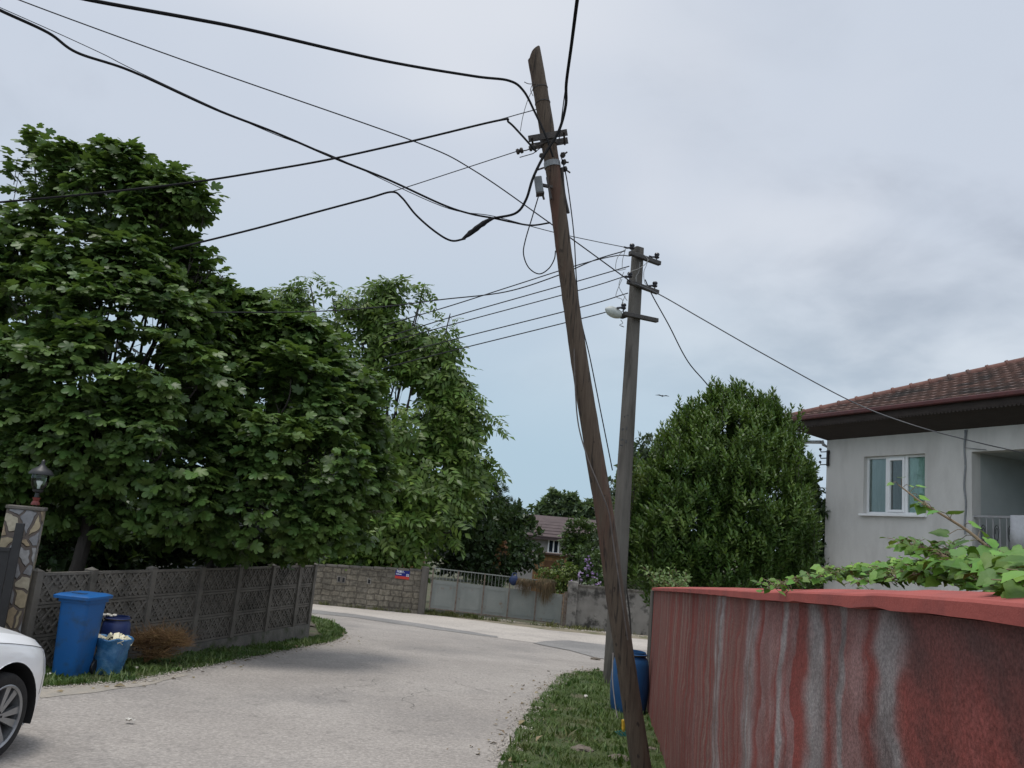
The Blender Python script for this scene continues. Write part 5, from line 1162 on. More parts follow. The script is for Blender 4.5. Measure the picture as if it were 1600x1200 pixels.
glz = bpy.data.materials.new('window_pane_glass'); glz.use_nodes = True; glz.node_tree.nodes.clear(); mkglass(glz.node_tree, (.90, .95, .93), 1.45)
mb = MB(); fy, fw_ = .09, .045
def fr(u0, u1, z0_, z1_, y0, y1, w_):
    wbox(u0, u0 + w_, z0_, z1_, y0, y1); wbox(u1 - w_, u1, z0_, z1_, y0, y1); wbox(u0 + w_, u1 - w_, z0_, z0_ + w_, y0, y1); wbox(u0 + w_, u1 - w_, z1_ - w_, z1_, y0, y1)
fr(wl + .002, wr - .002, wb2 + .002, wt - .002, fy, fy + .06, fw_)
um1, um2 = wl + (wr - wl) * .345, wl + (wr - wl) * .66
wbox(um1 - .03, um1 + .03, wb2 + fw_, wt - fw_, fy, fy + .06); wbox(um2 - .03, um2 + .03, wb2 + fw_, wt - fw_, fy, fy + .06)
win = mb.build('window', upvc, hs_, local=True, bevel=.004)
mb = MB(); fr(um1 + .032, um2 - .032, wb2 + fw_ + .002, wt - fw_ - .002, fy - .018, fy + .045, .05); mb.build('sash', upvc, win, local=True, bevel=.004)
mb = MB(); wbox(wl + fw_, wr - fw_, wb2 + fw_, wt - fw_, fy + .028, fy + .032); mb.build('pane', glz, win, local=True)
mb = MB(); wbox(wl - .06, wr + .04, wb2 - .045, wb2 - .001, -.07, fy); mb.build('sill', upvc, win, local=True, bevel=.005)
def curtain(u0, u1, m, y, name, amp=.02, top=None):
    e = MB(); n = 60; vs = []
    for k in range(n + 1):
        u = u0 + (u1 - u0) * k / n; yy = y + amp * math.sin(k * 1.35) + amp * .5 * math.sin(k * .61 + 1); vs += [Vector((u, yy, wb2)), Vector((u, yy + .01, wt))]
    e.add(vs, [(2 * k, 2 * k + 2, 2 * k + 3, 2 * k + 1) for k in range(n)]); return e.build(name, m, win, local=True, smooth=True)
net = mat('net_curtain', (.62, .70, .69), (.45, .55, .54), 30, .9, stretch=(3, 1, .1), trans=.3); brn = mat('brown_curtain', (.13, .10, .095), (.09, .07, .066), 18, .9, stretch=(3, 1, .1))
curtain(wl + .02, um1 - .02, net, .17, 'curtain'); curtain(um1 + .02, um1 + .25, brn, .19, 'curtain', .02); curtain(um2 + .02, wr - .02, mat('green_blind', (.45, .62, .57), (.40, .55, .50), 3, .9), .15, 'curtain', .004)
mb = MB(); wbox(wl - .2, wr + .2, wb2 - .3, wt + .2, 1.6, 1.7); wbox(wl - .2, wl - .1, wb2 - .3, wt + .2, th + .01, 1.6); wbox(wr + .1, wr + .2, wb2 - .3, wt + .2, th + .01, 1.6); mb.build('room', mat('dim_room', (.05, .045, .045), (.035, .032, .032), 3, .9), win, local=True)
# balcony door, railing, cloth
mb = MB(); fr(dl + .002, dl + .898, bfl + .002, bfl + 2.048, BD + .02, BD + .08, .08); dr = mb.build('balcony_door', upvc, hs_, local=True)
mb = MB(); wbox(dl + .08, dl + .82, bfl + .08, bfl + 1.97, BD + .045, BD + .05); mb.build('pane', mat('dark_pane', (.018, .024, .035), None, rough=.08), dr, local=True)
rails = mat('railing_paint', (.34, .34, .35), (.28, .27, .27), 12, .5); mb = MB(); yR = .06
wbox(bl_, br_, brl - .02, brl + .015, yR - .02, yR + .02); wbox(bl_, br_, bfl + .08, bfl + .105, yR - .015, yR + .015); rg_ = mb.build('balcony_railing', rails, hs_, local=True)
k = 0; u = bl_ + .11
while u < br_:
    mb = MB(); wbox(u - .008, u + .008, bfl + .105, brl - .02, yR - .008, yR + .008); mb.build('baluster', rails, rg_, local=True); u += .125
mb = MB()
for j in range(12):
    c = Vector((bl_ + .17 + j * .25, yR, (brl + bfl) / 2 + .05)); mb.tube(cr([c + Vector((.055 * math.cos(a) * (1 - a / 16), 0, .16 * math.sin(a) * (1 - a / 20))) for a in [k * .5 for k in range(20)]], 2), .006, 5)
mb.build('scrollwork', gm, rg_, local=True)
mb = MB(); wbox(bl_, br_, bfl - .12, bfl, -.02, th + .02); mb.build('balcony_slab', plast, hs_, local=True)
# soffit, fascia, gutter and tiled hip roof
OV = .92; best = None
def solve():
    b = (9e9, 0, 0)
    for o in np.arange(.5, 1.6, .04):
        for z in np.arange(ZT - .3, ZT + .6, .02):
            x, y = hpj(-o, -o, z); e = (x - 1227) ** 2 + (y - 654) ** 2
            if e < b[0]: b = (e, o, z)
    return b
_, OV, ZE = solve(); print('eave', _, OV, ZE, ZT)
t_hip = None; pb = (9e9, 0)
for pch in np.arange(.25, .8, .005):
    for tt in np.arange(1.5, 6.0, .05):
        x, y = hpj(-OV + tt, -OV + tt, ZE + pch * tt)
        if abs(x - 1600) < 4 and abs(y - 566) < pb[0]: pb = (abs(y - 566), pch)
PCH = pb[1]; print('pitch', PCH)
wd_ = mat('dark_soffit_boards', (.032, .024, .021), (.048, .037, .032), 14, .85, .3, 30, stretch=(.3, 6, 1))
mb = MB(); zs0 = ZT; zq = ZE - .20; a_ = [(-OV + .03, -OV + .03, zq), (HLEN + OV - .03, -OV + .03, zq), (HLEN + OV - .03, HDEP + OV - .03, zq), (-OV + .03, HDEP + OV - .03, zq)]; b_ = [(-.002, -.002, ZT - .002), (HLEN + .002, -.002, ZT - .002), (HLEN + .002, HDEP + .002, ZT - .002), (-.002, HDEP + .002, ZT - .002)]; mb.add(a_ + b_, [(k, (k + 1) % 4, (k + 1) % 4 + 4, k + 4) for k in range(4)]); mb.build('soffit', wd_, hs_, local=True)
mb = MB(); zf = ZE - .03; zs0 = ZE - .19
wbox(-OV, HLEN + OV, zs0 - .02, zf, -OV, -OV + .028); wbox(-OV, -OV + .028, zs0 - .02, zf, -OV + .03, HDEP + OV - .03); wbox(HLEN + OV - .028, HLEN + OV, zs0 - .02, zf, -OV + .03, HDEP + OV - .03); wbox(-OV, HLEN + OV, zs0 - .02, zf, HDEP + OV - .028, HDEP + OV)
n = 150                                            # scalloped lower edge
for k in range(n):
    u = -OV + (HLEN + 2 * OV) * (k + .5) / n; mb.lathe([(0, -.008), (.032, -.008), (.032, .008), (0, .008)], (u, -OV + .014, zs0 - .02), 8, Matrix.Rotation(rad(90), 3, 'X'))
mb.build('fascia', wd_, hs_, local=True)
gut = mat('maroon_gutter', (.085, .022, .020), (.06, .018, .017), 8, .4); mb = MB()
wbox(-OV - .09, HLEN + OV + .09, zf - .05, zf + .04, -OV - .10, -OV - .002); wbox(-OV - .09, -OV - .002, zf - .05, zf + .04, -OV, HDEP + OV); mb.build('gutter', gut, hs_, local=True, bevel=.02)
tile = mat('roof_tile', (.090, .052, .042), (.135, .078, .062), 7, .9, .7, 35, c3=(.050, .040, .036), scale3=1.6, lo3=.45, hi3=.62)
def slope(name, ln, f):                            # f(u, v, h): along the eave, up the slope, height over it
    mb = MB(); run = (HDEP + 2 * OV) / 2; rows = int(run / .30); 
    for r_ in range(rows):
        v0, v1 = r_ * .30, (r_ + 1) * .30 + .04; vs = []; nu = int(ln / .045)
        js = 1.0
        for a, (v, hb) in enumerate(((v0, .052), (v0, .075), (v1, .02))):
            for k in range(nu + 1):
                u = ln * k / nu; u = min(max(u, v), ln - v); w_ = .022 * abs(math.sin(math.pi * u / .22 + (0))) ** .7
                vs.append(f(u, v, hb - .03 + (w_ if a else 0)))
        fs = []
        for a in range(2):
            for k in range(nu):
                q = (a * (nu + 1) + k, a * (nu + 1) + k + 1, (a + 1) * (nu + 1) + k + 1, (a + 1) * (nu + 1) + k)
                if ln * (k + 1) / nu > v0 and ln * k / nu < ln - v0: fs.append(q)
        mb.add(vs, fs)
    return mb.build(name, tile, hs_, local=True)
FL, SD = HLEN + 2 * OV, HDEP + 2 * OV
slope('roof_slope', FL, lambda u, v, h: Vector((-OV + u, -OV + v, ZE + PCH * v + h)))
slope('roof_slope', SD, lambda u, v, h: Vector((-OV + v, -OV + SD - u, ZE + PCH * v + h)))
slope('roof_slope', SD, lambda u, v, h: Vector((HLEN + OV - v, -OV + u, ZE + PCH * v + h)))
mb = MB(); vr = SD / 2; pts4 = [(-OV, HDEP + OV, ZE), (HLEN + OV, HDEP + OV, ZE), (HLEN + OV - vr, HDEP + OV - vr, ZE + PCH * vr), (-OV + vr, HDEP + OV - vr, ZE + PCH * vr)]
mb.add(pts4, [(0, 1, 2, 3)]); mb.build('roof_slope', tile, hs_, local=True)
ridge = mat('ridge_tile', (.16, .075, .058), (.11, .055, .045), 6, .85, .5, 30, c3=(.07, .05, .045), scale3=2)
mb = MB()
def caps(a, b):
    a, b = Vector(a), Vector(b); L_ = (b - a).length; n = int(L_ / .36); d = (b - a) / L_
    for k in range(n):
        s = a + d * (k * L_ / n); e = a + d * ((k + 1) * L_ / n + .02); mb.tube([s, s + d * .05, s + d * .06, e], [.108, .112, .092, .084], 10)
caps((-OV, -OV, ZE + .02), (-OV + vr, -OV + vr, ZE + PCH * vr + .02)); caps((HLEN + OV, -OV, ZE + .02), (HLEN + OV - vr, -OV + vr, ZE + PCH * vr + .02)); caps((-OV + vr, -OV + vr, ZE + PCH * vr + .02), (HLEN + OV - vr, -OV + vr, ZE + PCH * vr + .02))
mb.build('ridge_cap', ridge, hs_, local=True, smooth=True)
# downpipe, wall cable and wire bracket
mb = MB(); mb.tube([(-.05, -.10, ZT - .02), (-.05, -.06, ZT - .10), (-.05, .12, ZT - .16), (-.05, .12, HG)], .035, 10); mb.tube([(-.55, -.30, zs0 - .03), (-.50, -.26, ZT - .04), (-.08, -.10, ZT - .05)], .04, 10); mb.build('downpipe', mat('pale_pipe', (.45, .45, .46), (.38, .38, .39), 6, .5), hs_, local=True, smooth=True)
uc = hp(1509, 760)[0]; mb = MB(); mb.tube([(uc + .012 * math.sin(z * 9), -.02 + .006 * math.sin(z * 5), z) for z in np.linspace(ZT - .02, hp(1509, 835)[1], 24)], .016, 6); mb.tube([(uc + .05, -.015, ZT - .02), (uc + .01, -.03, ZT - .35), (uc + .2, -.02, btp + .05), (bl_ + .3, -.02, btp + .02)], .007, 5); mb.build('wall_cable', M['galv'], hs_, local=True)
z1_, z2_ = hp(1296, 706)[1], hp(1296, 726)[1]; mb = MB(); mb.box((.06, -.03, (z1_ + z2_) / 2), (.05, .04, z1_ - z2_ + .06))
for z in (z1_, z2_, (z1_ + z2_) / 2): mb.tube([(.10, -.03, z), (-.12, -.05, z), (-.14, -.05, z + .05)], .012, 6); mb.ball((-.14, -.05, z + .06), .03, 8)
mb.build('wire_bracket', M['iron'], hs_, local=True)
a, zc_ = hp(1577, 807); mb = MB(); n = 14; vs = []; W_ = 1.5
for k in range(n + 1):
    u = a + W_ * k / n
    for j, (y, z) in enumerate(((yR + .03, brl - .25), (yR + .028, brl + .02), (yR - .028, brl + .02), (yR - .032 + .006 * math.sin(k * 1.7), brl - .25), (yR - .034 + .010 * math.sin(k * 1.3), brl - .53))): vs.append(HM @ Vector((u, y, z)))
mb.add(vs, [(k * 5 + j, (k + 1) * 5 + j, (k + 1) * 5 + j + 1, k * 5 + j + 1) for k in range(n) for j in range(4)])
ob = tag(mb.build('white_rug', mat('white_towelling', (.66, .66, .69), (.58, .58, .61), 18, .95, .8, 90), at=HM @ Vector((a, yR, brl)), smooth=True), 'white fluffy rug hung over the balcony railing', 'rug')
md = ob.modifiers.new('thickness', 'SOLIDIFY'); md.thickness = .012

# ------------------------------------------------------------------ buildings beyond the trees
fh = P(868, 860, 46); fzb = gz(46)
far = thing('distant_house', 'small distant house with a brown roof and white window behind the gate', 'house', (fh.x, fh.y, fzb), (0, 0, rad(-14)))
FI = MW[far.name].inverted(); fl_ = lambda x, y: FI @ P(x, y, 46)
ze_, zr_ = fl_(868, 843).z, fl_(868, 809).z; xl_, xr_ = fl_(806, 845).x, fl_(915, 850).x
mb = MB(); mb.box(((xl_ + xr_) / 2, 2.5, (ze_ - .3) / 2), (xr_ - xl_, 5, ze_ + .3)); mb.build('wall', mat('cream_render', (.28, .265, .25), (.33, .31, .29), 1.2, .9, .3, 20), far, local=True)
mb = MB(); o_ = .5; yb_ = 2.6; vs = [(xl_ - o_, -o_, ze_ - .05), (xr_ + o_, -o_, ze_ - .05), (xr_ + o_, yb_, zr_), (xl_ - o_, yb_, zr_), (xr_ + o_, 5 + o_, ze_ - .05), (xl_ - o_, 5 + o_, ze_ - .05)]
vs2 = [(x, y, z + .14) for x, y, z in vs]; mb.add(vs + vs2, [(3, 2, 1, 0), (5, 4, 2, 3), (6, 7, 8, 9), (9, 8, 10, 11), (0, 1, 7, 6), (4, 5, 11, 10), (1, 2, 8, 7), (2, 4, 10, 8), (3, 0, 6, 9), (5, 3, 9, 11)])
for k in range(7): mb.bar((xl_ - o_, -o_ + .44 * k, ze_ + .10 + (zr_ - ze_) * .142 * k), (xr_ + o_, -o_ + .44 * k, ze_ + .10 + (zr_ - ze_) * .142 * k), .05, .05)
mb.build('roof', mat('brown_sheet_roof', (.060, .042, .042), (.080, .058, .056), 2, .8, .3, 20), far, local=True)
a, b = fl_(856, 862), fl_(874, 843); mb = MB(); wx_, wz_ = (a.x + b.x) / 2, (a.z + b.z) / 2 - .05; w_, h = b.x - a.x, b.z - a.z
for e in (-1, 0, 1): mb.box((wx_ + e * w_ / 2, -.03, wz_), (.07, .08, h))
for e in (-1, 1): mb.box((wx_, -.03, wz_ + e * h / 2), (w_ + .1, .07, .09))
wn = mb.build('window', upvc, far, local=True); mb = MB(); mb.box((wx_, -.008, wz_), (w_, .012, h)); mb.build('pane', bpy.data.materials['dark_pane'], wn, local=True)
# half built orange brick shed in front of it
sp0 = P(862, 890, 41); shd = thing('brick_shed', 'unplastered orange hollow brick shed beyond the gate', 'shed', (sp0.x, sp0.y, gz(41)), (0, 0, rad(-10)))
SI = MW[shd.name].inverted(); sq = lambda x, y: SI @ P(x, y, 41)
obm = mat('orange_brick', (.36, .19, .085), (.42, .25, .12), 1.6, .9, .4, 25); t, b = nodes(obm); src = b.inputs['Base Color'].links[0].from_socket
br = t.nodes.new('ShaderNodeTexBrick'); gg = t.nodes.new('ShaderNodeTexCoord'); ss = t.nodes.new('ShaderNodeSeparateXYZ'); cc = t.nodes.new('ShaderNodeCombineXYZ'); t.links.new(gg.outputs['Object'], ss.inputs[0]); aa = t.nodes.new('ShaderNodeMath'); t.links.new(ss.outputs[0], aa.inputs[0]); t.links.new(ss.outputs[1], aa.inputs[1]); t.links.new(aa.outputs[0], cc.inputs[0]); t.links.new(ss.outputs[2], cc.inputs[1]); t.links.new(cc.outputs[0], br.inputs['Vector'])
br.inputs['Scale'].default_value = 1; br.inputs['Brick Width'].default_value = .25; br.inputs['Row Height'].default_value = .19; br.inputs['Mortar Size'].default_value = .018; br.inputs['Color1'].default_value = (1.1, 1.05, 1, 1); br.inputs['Color2'].default_value = (.75, .72, .7, 1); br.inputs['Mortar'].default_value = (.6, .75, .9, 1)
mx = t.nodes.new('ShaderNodeMix'); mx.data_type = 'RGBA'; mx.blend_type = 'MULTIPLY'; mx.inputs[0].default_value = 1; t.links.new(src, mx.inputs[6]); t.links.new(br.outputs[0], mx.inputs[7]); t.links.new(mx.outputs[2], b.inputs['Base Color'])
x0_, x1_ = sq(832, 885).x, sq(884, 885).x; zt_ = sq(855, 867).z; mb = MB()
mb.box(((x0_ + x1_) / 2, 1.25, zt_ / 2 - .2), (x1_ - x0_, 2.5, zt_ + .4)); mb.build('wall', obm, shd, local=True)
mb = MB(); mb.box(((x0_ + x1_) / 2, 1.25, zt_ + .05), (x1_ - x0_ + .4, 2.9, .08)); mb.build('roof', M['rust'], shd, local=True)
mb = MB(); mb.box((x0_ * .45 + x1_ * .55, -.03, zt_ * .45), (.6, .05, zt_ * .9)); mb.build('door', mat('brown_door', (.17, .085, .04), (.13, .065, .03), 5, .7), shd, local=True)
# second stretch of orange brick seen under the walnut tree
for (x0, x1, y0, y1, d, lab, cat, nm, mm) in ((520, 660, 862, 884, 40, 'orange brick outbuilding glimpsed under the walnut tree', 'outbuilding', 'brick_outbuilding', obm), (225, 440, 852, 884, 18.3, 'pale whitewashed outbuilding glimpsed behind the lattice fence', 'outbuilding', 'whitewashed_outbuilding', mat('old_whitewash', (.46, .44, .41), (.36, .34, .31), 2.2, .9, .5, 25, c3=(.10, .095, .085), scale3=1.4, lo3=.5, hi3=.62))):
    a, b = P(x0, y0, d), P(x1, y0, d); zt_ = (a.z + b.z) / 2; o = thing(nm, lab, cat, (a.x, d, gz(d))); mb = MB()
    mb.box(((a.x + b.x) / 2, d + 1.0, (zt_ + gz(d) - .2) / 2), (b.x - a.x, 2, zt_ - gz(d) + .2)); mb.build('wall', mm, o)
    mb = MB(); mb.box(((a.x + b.x) / 2, d + 1.0, zt_ + .06), (b.x - a.x + .3, 2.2, .1)); mb.build('roof', bpy.data.materials['brown_sheet_roof'], o)
    mb = MB(); mb.box(((a.x * .6 + b.x * .4), d - .03, gz(d) + .8), (.8, .05, 1.5)); mb.build('door', M['galv'], o)
# ------------------------------------------------------------------ litter, stones, bird
pm = bpy.data.materials['paper']; rb = random.Random(2)
for (x, y, s, lab) in ((203, 1128, .075, 'small white paper scrap lying out on the road'), (915, 1090, .06, 'white paper scrap in the grass by the concrete pole'), (213, 1046, .06, 'white scrap in the grass below the dead bush'), (72, 1056, .08, 'white scrap by the foot of the wheelie bin')):
    q = G(x, y, .02); mb = MB(); n = 5; vs = []
    for i in range(n):
        for j in range(n): vs.append(q + Vector(((i - 2) * s / 4, (j - 2) * s / 5, .035 * rb.random() + .004)))
    mb.add(vs, [(i * n + j, (i + 1) * n + j, (i + 1) * n + j + 1, i * n + j + 1) for i in range(n - 1) for j in range(n - 1)])
    o = tag(mb.build('paper_scrap', pm, at=q), lab, 'litter', 'scraps of white litter'); o.modifiers.new('t', 'SOLIDIFY').thickness = .002
stn = mat('field_stone', (.13, .11, .088), (.19, .16, .13), 9, .95, .6, 40, c3=(.07, .062, .05), scale3=6)
for (x, y, s, lab, k) in ((968, 1188, .095, 'brown stone in the grass at the foot of the wooden pole', 1), (908, 1174, .10, 'flat brown slab sunk in the grass near the bottom edge', 2), (953, 1110, .07, 'pale stone wedged beside the blue drum', 3), (1018, 1172, .055, 'grey stone between the wooden pole and the red wall', 4), (486, 979, .12, 'rubble lump at the far foot of the lattice fence', 6), (497, 977, .10, 'grey rubble lump in the grass past the lattice fence end', 7), (1308 / 2.667 + 440, 820 + 563 / 2.667, .10, 'lump of broken asphalt at the road edge by the concrete pole', 5)):
    q = G(x, y); mb = MB(); mb.ball(q + Vector((0, 0, s * .12)), s, 12, (1.2, .9, .42), .32, k); o = tag(mb.build('stone', stn, at=q), lab, 'stone', 'stones in the verge')
q = G(975, 1150); mb = MB(); q.x -= .02; mb.tube(cr([q + Vector((0, 0, .02)), q + Vector((.004, 0, .09)), q + Vector((-.002, .0, .17))], 3), [.02] * 7, 6); tag(mb.build('yellow_strip', mat('yellow_plastic', (.60, .36, .03), (.52, .30, .03), 8, .5), at=q), 'yellow plastic strip standing by the foot of the wooden pole', 'litter')
q = G(968, 1152); mb = MB()
for k in range(7): mb.tube(cr([q + Vector((-.05 + .02 * k, 0, .02)), q + Vector((-.06 + .03 * k, -.02, .06 + .01 * (k % 3))), q + Vector((.02 + .02 * k, -.03, .02))], 3), .005, 5)
tag(mb.build('green_twine', mat('teal_plastic', (.02, .16, .15), (.02, .12, .12), 8, .5), at=q), 'tangle of teal plastic twine in the grass by the wooden pole', 'litter')
q = P(1035, 619, 38); bird = thing('bird', 'dark bird gliding in the sky right of the concrete pole', 'bird', q); bk = mat('dark_feathers', (.02, .02, .022), (.04, .04, .042), 14, .8); mb = MB()
mb.tube(cr([q + Vector((-.02, -.14, 0)), q + Vector((0, -.06, .01)), q + Vector((0, .04, 0)), q + Vector((0, .16, .0))], 4), [.012, .02, .026, .032, .036, .038, .038, .034, .028, .022, .014, .012, .008], 8)
for s in (-1, 1):
    w1 = [(0, -.05, .012), (s * .16, -.08, .05), (s * .33, .03, .03), (s * .18, .06, .04), (0, .07, .01)]; vs = [q + Vector(v) for v in w1] + [q + Vector(v) - Vector((0, 0, .012)) for v in w1]
    mb.add(vs, [(0, 1, 2, 3, 4), (9, 8, 7, 6, 5)] + [(i, i + 5, (i + 1) % 5 + 5, (i + 1) % 5) for i in range(5)])
mb.build('body', bk, bird, smooth=True)
# ------------------------------------------------------------------ trees and shrubs
M['bark'] = mat('grey_bark', (.075, .065, .055), (.11, .10, .085), 7, .95, .8, 40, stretch=(1, 1, .3)); M['darkbark'] = mat('dark_bark', (.040, .034, .030), (.06, .05, .045), 7, .95, .8, 40, stretch=(1, 1, .3))
def foliage_mat(name, a, b, tr=.18, isl=.32, ro=.42): return mat(name, a, b, 1.3, ro, island=isl, trans=tr, detail=3, spec=.35)
M['fig'] = foliage_mat('fig_leaf', (.056, .103, .027), (.092, .150, .036), .27, .40)
M['walnut'] = foliage_mat('walnut_leaf', (.070, .128, .022), (.108, .168, .032), .34)
M['laurel'] = foliage_mat('laurel_leaf', (.056, .106, .022), (.090, .144, .030), .20, ro=.42)
def tree(name, label, cat, base, fork, bl, seed, r_trunk, n, tmpl, m, bark, size, shell=.45, gap=0., gf=1.2, per=1, droop=-.35, outw=.8, group=None, flat=1.0, ntips=5, upn=(0, 0, 1), jitter=.12, upj=.35, limb_tips=True, extra=None, wexp=2.2):
    rng = np.random.default_rng(seed); t = thing(name, label, cat, base, group=group)
    p, u, i = blob_points(bl, n, rng, shell, gap, gf, seed, flat, wexp)
    mb = MB(); limbs(mb, base, fork, bl, rng, r_trunk, p if limb_tips else None, i, ntips)
    if extra:
        ex = []
        for e in extra:
            e = P(*e); o = Vector(rng.normal(size=3) * .06); lo = e - Vector((0, 0, .55)) + o; mb.tube([lo, lo.lerp(e, .6), e], [.008, .006, .003], 4, cap=False); ex += [e, e.lerp(lo, .25), e.lerp(lo, .55)]
        p = np.concatenate([p, np.array(ex)]); u = np.concatenate([u, np.tile([[0, 0, 1.]], (len(ex), 1))])
    mb.build('trunk', bark, t, smooth=True)
    P_ = np.repeat(p, per, 0); U = np.repeat(u, per, 0); k = len(P_)
    a = rng.uniform(0, 6.283, k); e = rng.uniform(-.2, .5, k)
    if per > 1: a = np.tile(np.arange(per) * 6.283 / per, len(p)) + np.repeat(rng.uniform(0, 6.283, len(p)), per) + rng.normal(size=k) * .3
    D = U * outw + np.stack([np.cos(a), np.sin(a), e], 1) + np.array([0, 0, droop])
    P_ = P_ + D / np.linalg.norm(D, axis=1, keepdims=True) * (size * jitter) + rng.normal(size=(k, 3)) * size * .10
    Up = np.array(upn) + U * .5 + rng.normal(size=(k, 3)) * upj
    scatter('crown', *tmpl, P_, D, Up, size * rng.uniform(.6, 1.15, k), m, t)
    return t
gpt = lambda p: Vector((p.x, p.y, gz(p.y)))
# fig trees behind the fence
fd = 13.2
b1 = blobs_px([(100, 268, fd, 50), (55, 240, fd, 26), (190, 262, fd, 45), (160, 310, fd, 62), (255, 305, fd, 45), (290, 318, fd, 26), (215, 345, fd - .2, 34), (70, 315, fd, 40),
               (35, 395, fd, 70), (120, 410, fd - .5, 75), (205, 425, fd - .4, 70), (275, 410, fd, 48), (310, 440, fd, 38), (-40, 430, fd, 90), (60, 500, fd - .8, 95), (170, 500, fd - .8, 85), (255, 490, fd - .5, 70), (300, 510, fd, 48),
               (20, 590, fd - 1.0, 95), (130, 590, fd - 1.2, 90), (230, 590, fd - 1.0, 85), (300, 600, fd - .6, 60), (-60, 600, fd - .5, 100), (40, 690, fd - 1.0, 90), (150, 680, fd - 1.2, 90), (250, 690, fd - 1.0, 80), (-40, 720, fd - .3, 90),
               (120, 760, fd - .2, 70), (210, 790, fd - .6, 60), (40, 770, fd + .3, 70), (285, 770, fd - .6, 60), (300, 310, fd, 34), (266, 312, fd - .1, 36), (228, 300, fd, 46), (190, 285, fd, 40), (322, 428, fd, 36), (300, 402, fd, 40), (338, 440, fd, 24), (285, 385, fd, 24), (310, 470, fd, 40)])
q1 = P(92, 900, 12.6)
tree('fig_tree', 'large dark fig tree with big lobed leaves behind the fence at the left edge', 'fig tree', gpt(q1), P(150, 760, 13.0), b1, 41, .13, 3000, fig_t(), M['fig'], M['darkbark'], .185, .40, .34, 1.0, per=7, outw=.45, droop=-.28, upj=.55, upn=(0, -.12, .95), extra=[(x, y, fd) for x, y in [(50, 216), (64, 208), (105, 240), (130, 236), (205, 230), (222, 240), (280, 264), (303, 285), (322, 312), (28, 246), (303, 372), (345, 426), (290, 378), (240, 378), (345, 448), (12, 335), (30, 270), (318, 395), (165, 240)]], ntips=5, jitter=.45)
fd2 = 14.6
b2 = blobs_px([(375, 492, fd2 + .6, 32), (395, 545, fd2, 50), (350, 560, fd2, 48), (440, 545, fd2, 45), (500, 560, fd2 + .4, 48), (540, 600, fd2 + .3, 50), (450, 610, fd2 - .8, 70), (380, 640, fd2 - .8, 75), (520, 660, fd2 - .4, 62), (570, 670, fd2 + .3, 40),
               (330, 700, fd2 - 1.0, 80), (420, 710, fd2 - 1.3, 75), (500, 740, fd2 - 1.0, 70), (560, 740, fd2 + .2, 55), (340, 790, fd2 - 1.2, 65), (420, 800, fd2 - 1.4, 60), (490, 815, fd2 - 1.0, 50), (550, 805, fd2 + .2, 48), (300, 640, fd2, 70), (372, 482, fd2, 34), (402, 472, fd2, 18), (350, 505, fd2, 42), (345, 545, fd2, 60), (420, 520, fd2, 40), (470, 525, fd2, 34), (330, 825, fd2 - .6, 36), (400, 832, fd2 - .8, 38), (465, 838, fd2 - .6, 30), (265, 815, fd2 - .4, 36), (355, 850, fd2 - .3, 24), (440, 855, fd2 - .4, 22)])
q2 = P(310, 895, 15.2)
tree('fig_tree', 'second fig tree, spreading over the middle of the lattice fence', 'fig tree', gpt(q2), P(370, 770, 14.6), b2, 43, .11, 2500, fig_t(), M['fig'], M['darkbark'], .19, .40, .28, 1.0, per=7, outw=.45, droop=-.28, upj=.55, upn=(0, -.12, .95), extra=[(x, y, fd2) for x, y in [(360, 600), (420, 590), (470, 600), (500, 640), (450, 660), (375, 468), (403, 464), (350, 488), (392, 474), (440, 510), (480, 522), (520, 548), (560, 590), (590, 640)]], ntips=5, jitter=.45)
# walnut tree beyond the block wall
wd2 = 33.0
b3 = blobs_px([(455, 470, wd2, 26), (490, 455, wd2, 30), (525, 475, wd2, 32), (500, 510, wd2, 45), (450, 520, wd2, 40), (560, 500, wd2, 28), (590, 475, wd2, 28), (615, 455, wd2, 20), (600, 520, wd2, 36), (655, 470, wd2, 22), (660, 455, wd2, 14), (640, 510, wd2, 30), (668, 520, wd2, 26), (700, 500, wd2, 22), (690, 535, wd2, 26), (650, 560, wd2, 34),
               (560, 580, wd2, 48), (620, 610, wd2, 46), (690, 590, wd2, 36), (715, 615, wd2, 30), (560, 650, wd2, 60), (640, 670, wd2 - 1, 55), (700, 660, wd2, 48), (740, 655, wd2, 26), (765, 665, wd2, 16), (740, 700, wd2, 36), (755, 715, wd2, 24), (690, 720, wd2 - 1, 50), (620, 740, wd2 - 1.5, 60), (560, 740, wd2 - 1, 60), (500, 600, wd2, 70), (480, 700, wd2, 80),
               (720, 755, wd2 - .5, 32), (670, 790, wd2 - 1.5, 46), (610, 810, wd2 - 2, 50), (550, 820, wd2 - 1.5, 50), (490, 810, wd2 - 1, 50), (700, 820, wd2 - 1, 36), (640, 855, wd2 - 2, 26), (580, 860, wd2 - 2, 26), (520, 862, wd2 - 2, 24)])
q3 = P(598, 890, 32.5)
tree('walnut_tree', 'tall airy walnut tree rising over the block wall', 'walnut tree', gpt(q3), P(605, 800, 32.8), b3, 47, .22, 6600, compound_t(), M['walnut'], M['darkbark'], .74, .30, .32, .55, droop=-.75, outw=.6, ntips=6, jitter=.0, upn=(0, -.75, .55), wexp=1.7, extra=[(x, y, wd2) for x, y in [(485, 434), (497, 431), (512, 438), (430, 456), (440, 450), (460, 448), (590, 452), (608, 436), (618, 437), (600, 440), (660, 441), (665, 447), (655, 452), (703, 492), (690, 500), (640, 470), (780, 657), (770, 648), (745, 630), (730, 600), (715, 580), (560, 470), (535, 450)]])
